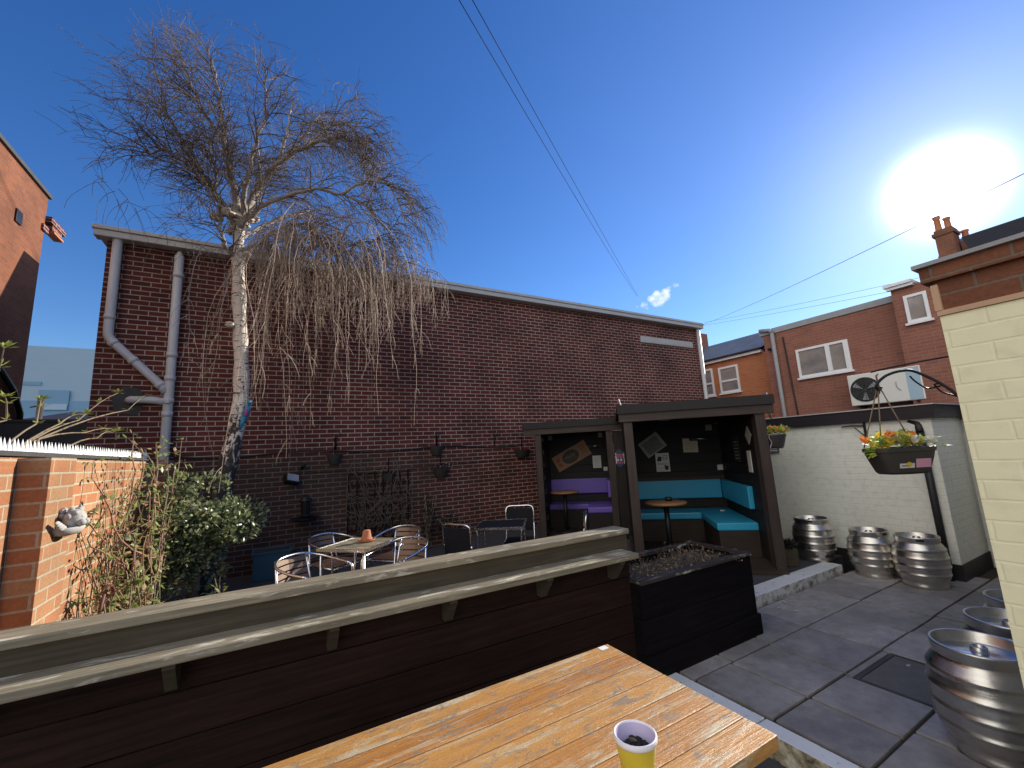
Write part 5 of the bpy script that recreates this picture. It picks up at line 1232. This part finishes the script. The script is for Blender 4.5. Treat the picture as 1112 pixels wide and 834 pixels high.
class MBT(MB):
    def __init__(s): super().__init__(); s.T = T0
MBo = MB; MB = MBT
window(t, fy(4.27), fy(5.38), fz(3.07), fz(3.79), X0, mull=.38)
MB = MBo
b = TB(T0); b.tube([(X0 - .09, fy(5.84), fz(4.36)), (X0 - .09, fy(5.84), .0)], .05, 12); b.tube([(X0 - .09, fy(5.84), fz(4.36)), (X0 - .09, fy(5.84) + .05, fz(4.36) + .1), (X0 - .05, fy(5.84) + .35, fz(4.36) + .16)], .055, 12); b.build('drainpipe', M['lead'], t)
b = TB(T0); b.tube([(X0 - .03, fy(5.62), fz(4.2)), (X0 - .03, fy(5.5), .5)], .018, 6); b.build('cable_run', M['cable'], t)
b = TB(T0); b.box(X0 - .12, fy(5.95), fz(3.92), X0 - .02, fy(6.0), fz(3.98)); b.build('junction_box', M['black_metal'], t)
t = thing('orange_brick_house', 'orange brick house with slate roof and two white sash windows', 'house', (X0 + .3, fy(7.6), 0))
Xn = X0 + .3; k2 = Xn / 11.4
gy = lambda y: y * k2
gz = lambda z: 1.62 + (z - 1.62) * k2
T1 = Matrix.Translation((-Xn, -fy(7.6), 0))
b = TB(T1); b.box(Xn, gy(6.0), -.1, Xn + 6, gy(12), gz(3.94), 'w'); b.build('wall', M['brick_orange_house'], t)
b = TB(T1); b.box(Xn - .10, gy(6.2), gz(3.941), Xn + .1, gy(12.1), gz(4.01)); b.build('fascia', M['upvc'], t)
b = TB(T1); b.box(Xn - .16, gy(6.2), gz(4.012), Xn - .05, gy(12.1), gz(4.06)); b.build('gutter', M['black_metal'], t)
b = TB(T1); zt = 5.19; b.face([(Xn - .12, gy(6.15), gz(4.061)), (Xn - .12, gy(12.2), gz(4.061)), (Xn + 2.6, gy(12.2), zt + .3), (Xn + 2.6, gy(6.15), zt + .3)][::-1]); b.face([(Xn + 2.6, gy(6.15), zt + .3), (Xn + 2.6, gy(12.2), zt + .3), (Xn + 5.5, gy(12.2), gz(4.0)), (Xn + 5.5, gy(6.15), gz(4.0))][::-1]); b.face([(Xn - .1, gy(6.15), gz(4.0)), (Xn + 2.6, gy(6.15), zt + .29), (Xn + 5.5, gy(6.15), gz(4.0))]); b.build('roof', M['slate'], t)
class MBU(MB):
    def __init__(s): super().__init__(); s.T = T1
MB = MBU
window(t, gy(7.72), gy(8.40), gz(2.98), gz(3.80), Xn, sash=.45); window(t, gy(6.93), gy(7.53), gz(3.0), gz(3.76), Xn, sash=.45)
MB = MBo
b = TB(T1); b.box(Xn + 2.0, gy(9.5), gz(4.5), Xn + 2.9, gy(10.2), zt + .9, 'w'); b.build('chimney', M['brick_house'], t)
t = thing('corner_brick_house', 'brick house end with small white window under a white cornice', 'house', (X0 - .4, fy(2.9), 0))
Xc = X0 - .4; k3 = Xc / 11.4; hy = lambda y: y * k3; hz = lambda z: 1.62 + (z - 1.62) * k3
T2 = Matrix.Translation((-Xc, -fy(2.9), 0))
b = TB(T2); b.box(Xc, hy(-2), -.1, Xc + 4, hy(3.36), hz(4.62), 'w'); b.build('wall', M['brick_house'], t)
b = TB(T2); b.box(Xc - .10, hy(2.98), hz(4.6), Xc - .002, hy(3.40), hz(4.66)); b.box(Xc - .14, hy(2.98), hz(4.662), Xc + 1, hy(3.44), hz(4.72)); b.build('cornice', M['upvc'], t)
b = TB(T2); b.box(Xc + .05, hy(-2), hz(4.721), Xc + 4, hy(2.86), hz(4.9), 'w'); b.build('parapet', M['brick_brown'], t)
class MBV(MB):
    def __init__(s): super().__init__(); s.T = T2
MB = MBV
window(t, hy(2.82), hy(3.18), hz(3.83), hz(4.42), Xc)
MB = MBo
# air conditioner on the house wall
t = thing('air_conditioner', 'off white outdoor air conditioner with dark round fan grille', 'air conditioner', (X0 - .42, fy(3.66), fz(2.23)))
wd, ht, dp = .62, .77, .36; sc = (X0 - .42) / 11.4
yl, yr = (4.29 - 3.66) * KF * .965, (3.03 - 3.66) * KF * .965
part('casing', M['ac_white'], t, (0, yr, 0, dp, yl, .74), bev=.02)
b = MB(); cy, cz, rr = yl - .32, .36, .285
pts = [(-.006, cy + rr * math.cos(6.2832 * i / 40), cz + rr * math.sin(6.2832 * i / 40)) for i in range(40)]; b.face(pts[::-1]); b.build('fan_opening', M['dark_grille'], t)
b = MB()
for r_ in (.05, .10, .15, .2, .25, .285): b.tube([(-.014, cy + r_ * math.cos(6.2832 * i / 32), cz + r_ * math.sin(6.2832 * i / 32)) for i in range(33)], .004, 5, cap=False)
for i in range(8): a = 6.2832 * i / 8; b.tube([(-.014, cy + .05 * math.cos(a), cz + .05 * math.sin(a)), (-.014, cy + .285 * math.cos(a), cz + .285 * math.sin(a))], .004, 5)
b.build('fan_grille', M['black_metal'], t)
b = MB()
for i in range(3):
    a = 2.1 * i + .5; b.face([(-.009, cy + .04 * math.cos(a), cz + .04 * math.sin(a)), (-.009, cy + .25 * math.cos(a + .35), cz + .25 * math.sin(a + .35)), (-.009, cy + .25 * math.cos(a - .15), cz + .25 * math.sin(a - .15))])
b.build('fan_blade', M['lead'], t)
b = MB(); b.box(-.004, yr + .02, .02, -.001, yr + .25, .72); b.build('side_panel', M['clad_light'], t)
b = MB(); b.tube([(-.01, yr + .34 + .10 * math.cos(a), .40 + .16 * math.sin(a)) for a in [-1.3 + .2 * i for i in range(9)]], .008, 5); b.build('side_handle', M['lead'], t)
b = MB(); b.box(-.02, yr + .1, -.05, dp + .05, yr + .15, -.002); b.box(-.02, yl - .15, -.05, dp + .05, yl - .1, -.002); b.build('bracket', M['black_metal'], t)
# house with big chimney in front of the sun
t = thing('chimney_house', 'house roof with tall chimney stack standing against the sun', 'house', (20, 2, 0))
T3 = Matrix.Translation((-20, -2, 0))
b = TB(T3); b.box(20, -6, -.1, 26, 4.45, 6.9, 'w'); b.build('wall', M['brick_brown'], t)
b = TB(T3); b.face([(19.8, -6, 6.9), (19.8, 4.6, 6.9), (21.2, 4.6, 8.35), (21.2, -6, 8.35)][::-1]); b.face([(21.2, -6, 8.35), (21.2, 4.6, 8.35), (26.2, 4.6, 6.9), (26.2, -6, 6.9)][::-1]); b.face([(19.85, 4.5, 6.9), (21.2, 4.5, 8.3), (26.1, 4.5, 6.9)]); b.build('roof', M['slate'], t)
b = TB(T3); b.box(20.0, 3.98, 6.6, 20.6, 4.44, 8.3, 'w'); b.box(19.96, 3.94, 8.301, 20.64, 4.50, 8.42); b.box(20.0, 3.98, 8.421, 20.6, 4.44, 8.52)
ch = b.build('chimney', M['brick_brown'], t)
for x, y, h_ in ((20.2, 4.34, .55), (20.2, 4.10, .40), (20.45, 3.80, .0)):
    b = TB(T3); zz = 8.521 if h_ else 8.0; hh = h_ or .35; b.lathe([(.09, zz), (.08, zz + hh * .8), (.105, zz + hh * .85), (.105, zz + hh), (.07, zz + hh)], 14, c=(x, y, 0)); b.build('chimney_pot', M['terracotta'], ch)
b = TB(T3); b.box(20.35, 3.68, 6.8, 20.6, 3.92, 7.998, 'w'); b.build('chimney', M['brick_brown'], t)

# ------------------------------------------------------------------ overhead wires
def cam_pt(px, py, zc):
    x, y = (px - 556) / 453.7, (417 - py) / 453.7; return Vector((0, 0, CAMZ)) + (FW + RT * x + UP * y) * zc
def wire(P, r, lab, sag=.15):
    b = MB(); a, c_ = Vector(P[0]), Vector(P[1]); b.tube([a.lerp(c_, i / 24) - Vector((0, 0, sag * 4 * (i / 24) * (1 - i / 24))) for i in range(25)], r, 5)
    tag(b.build('overhead_wire', M['wire']), lab, 'wire', 'overhead wires')
far = (36.2, 33.6, 18.9)
wire((tuple(cam_pt(488, -18, 10)), tuple(cam_pt(692, 322, 42))), .011, 'left overhead wire of the steep pair across the blue sky', .25)
wire((tuple(cam_pt(503, -18, 10)), tuple(cam_pt(693, 322, 42))), .011, 'right overhead wire of the steep pair across the blue sky', .05)
wire((tuple(cam_pt(1180, 155, 9)), tuple(cam_pt(765, 352, 48))), .012, 'dark overhead wire climbing rightwards across the sun', .2)
wire((tuple(cam_pt(1010, 299, 22)), tuple(cam_pt(765, 350, 47))), .010, 'upper of the two thin wires above the slate roof', .1)
wire((tuple(cam_pt(1010, 308, 22)), tuple(cam_pt(765, 353, 47))), .010, 'lower of the two thin wires above the slate roof', .1)
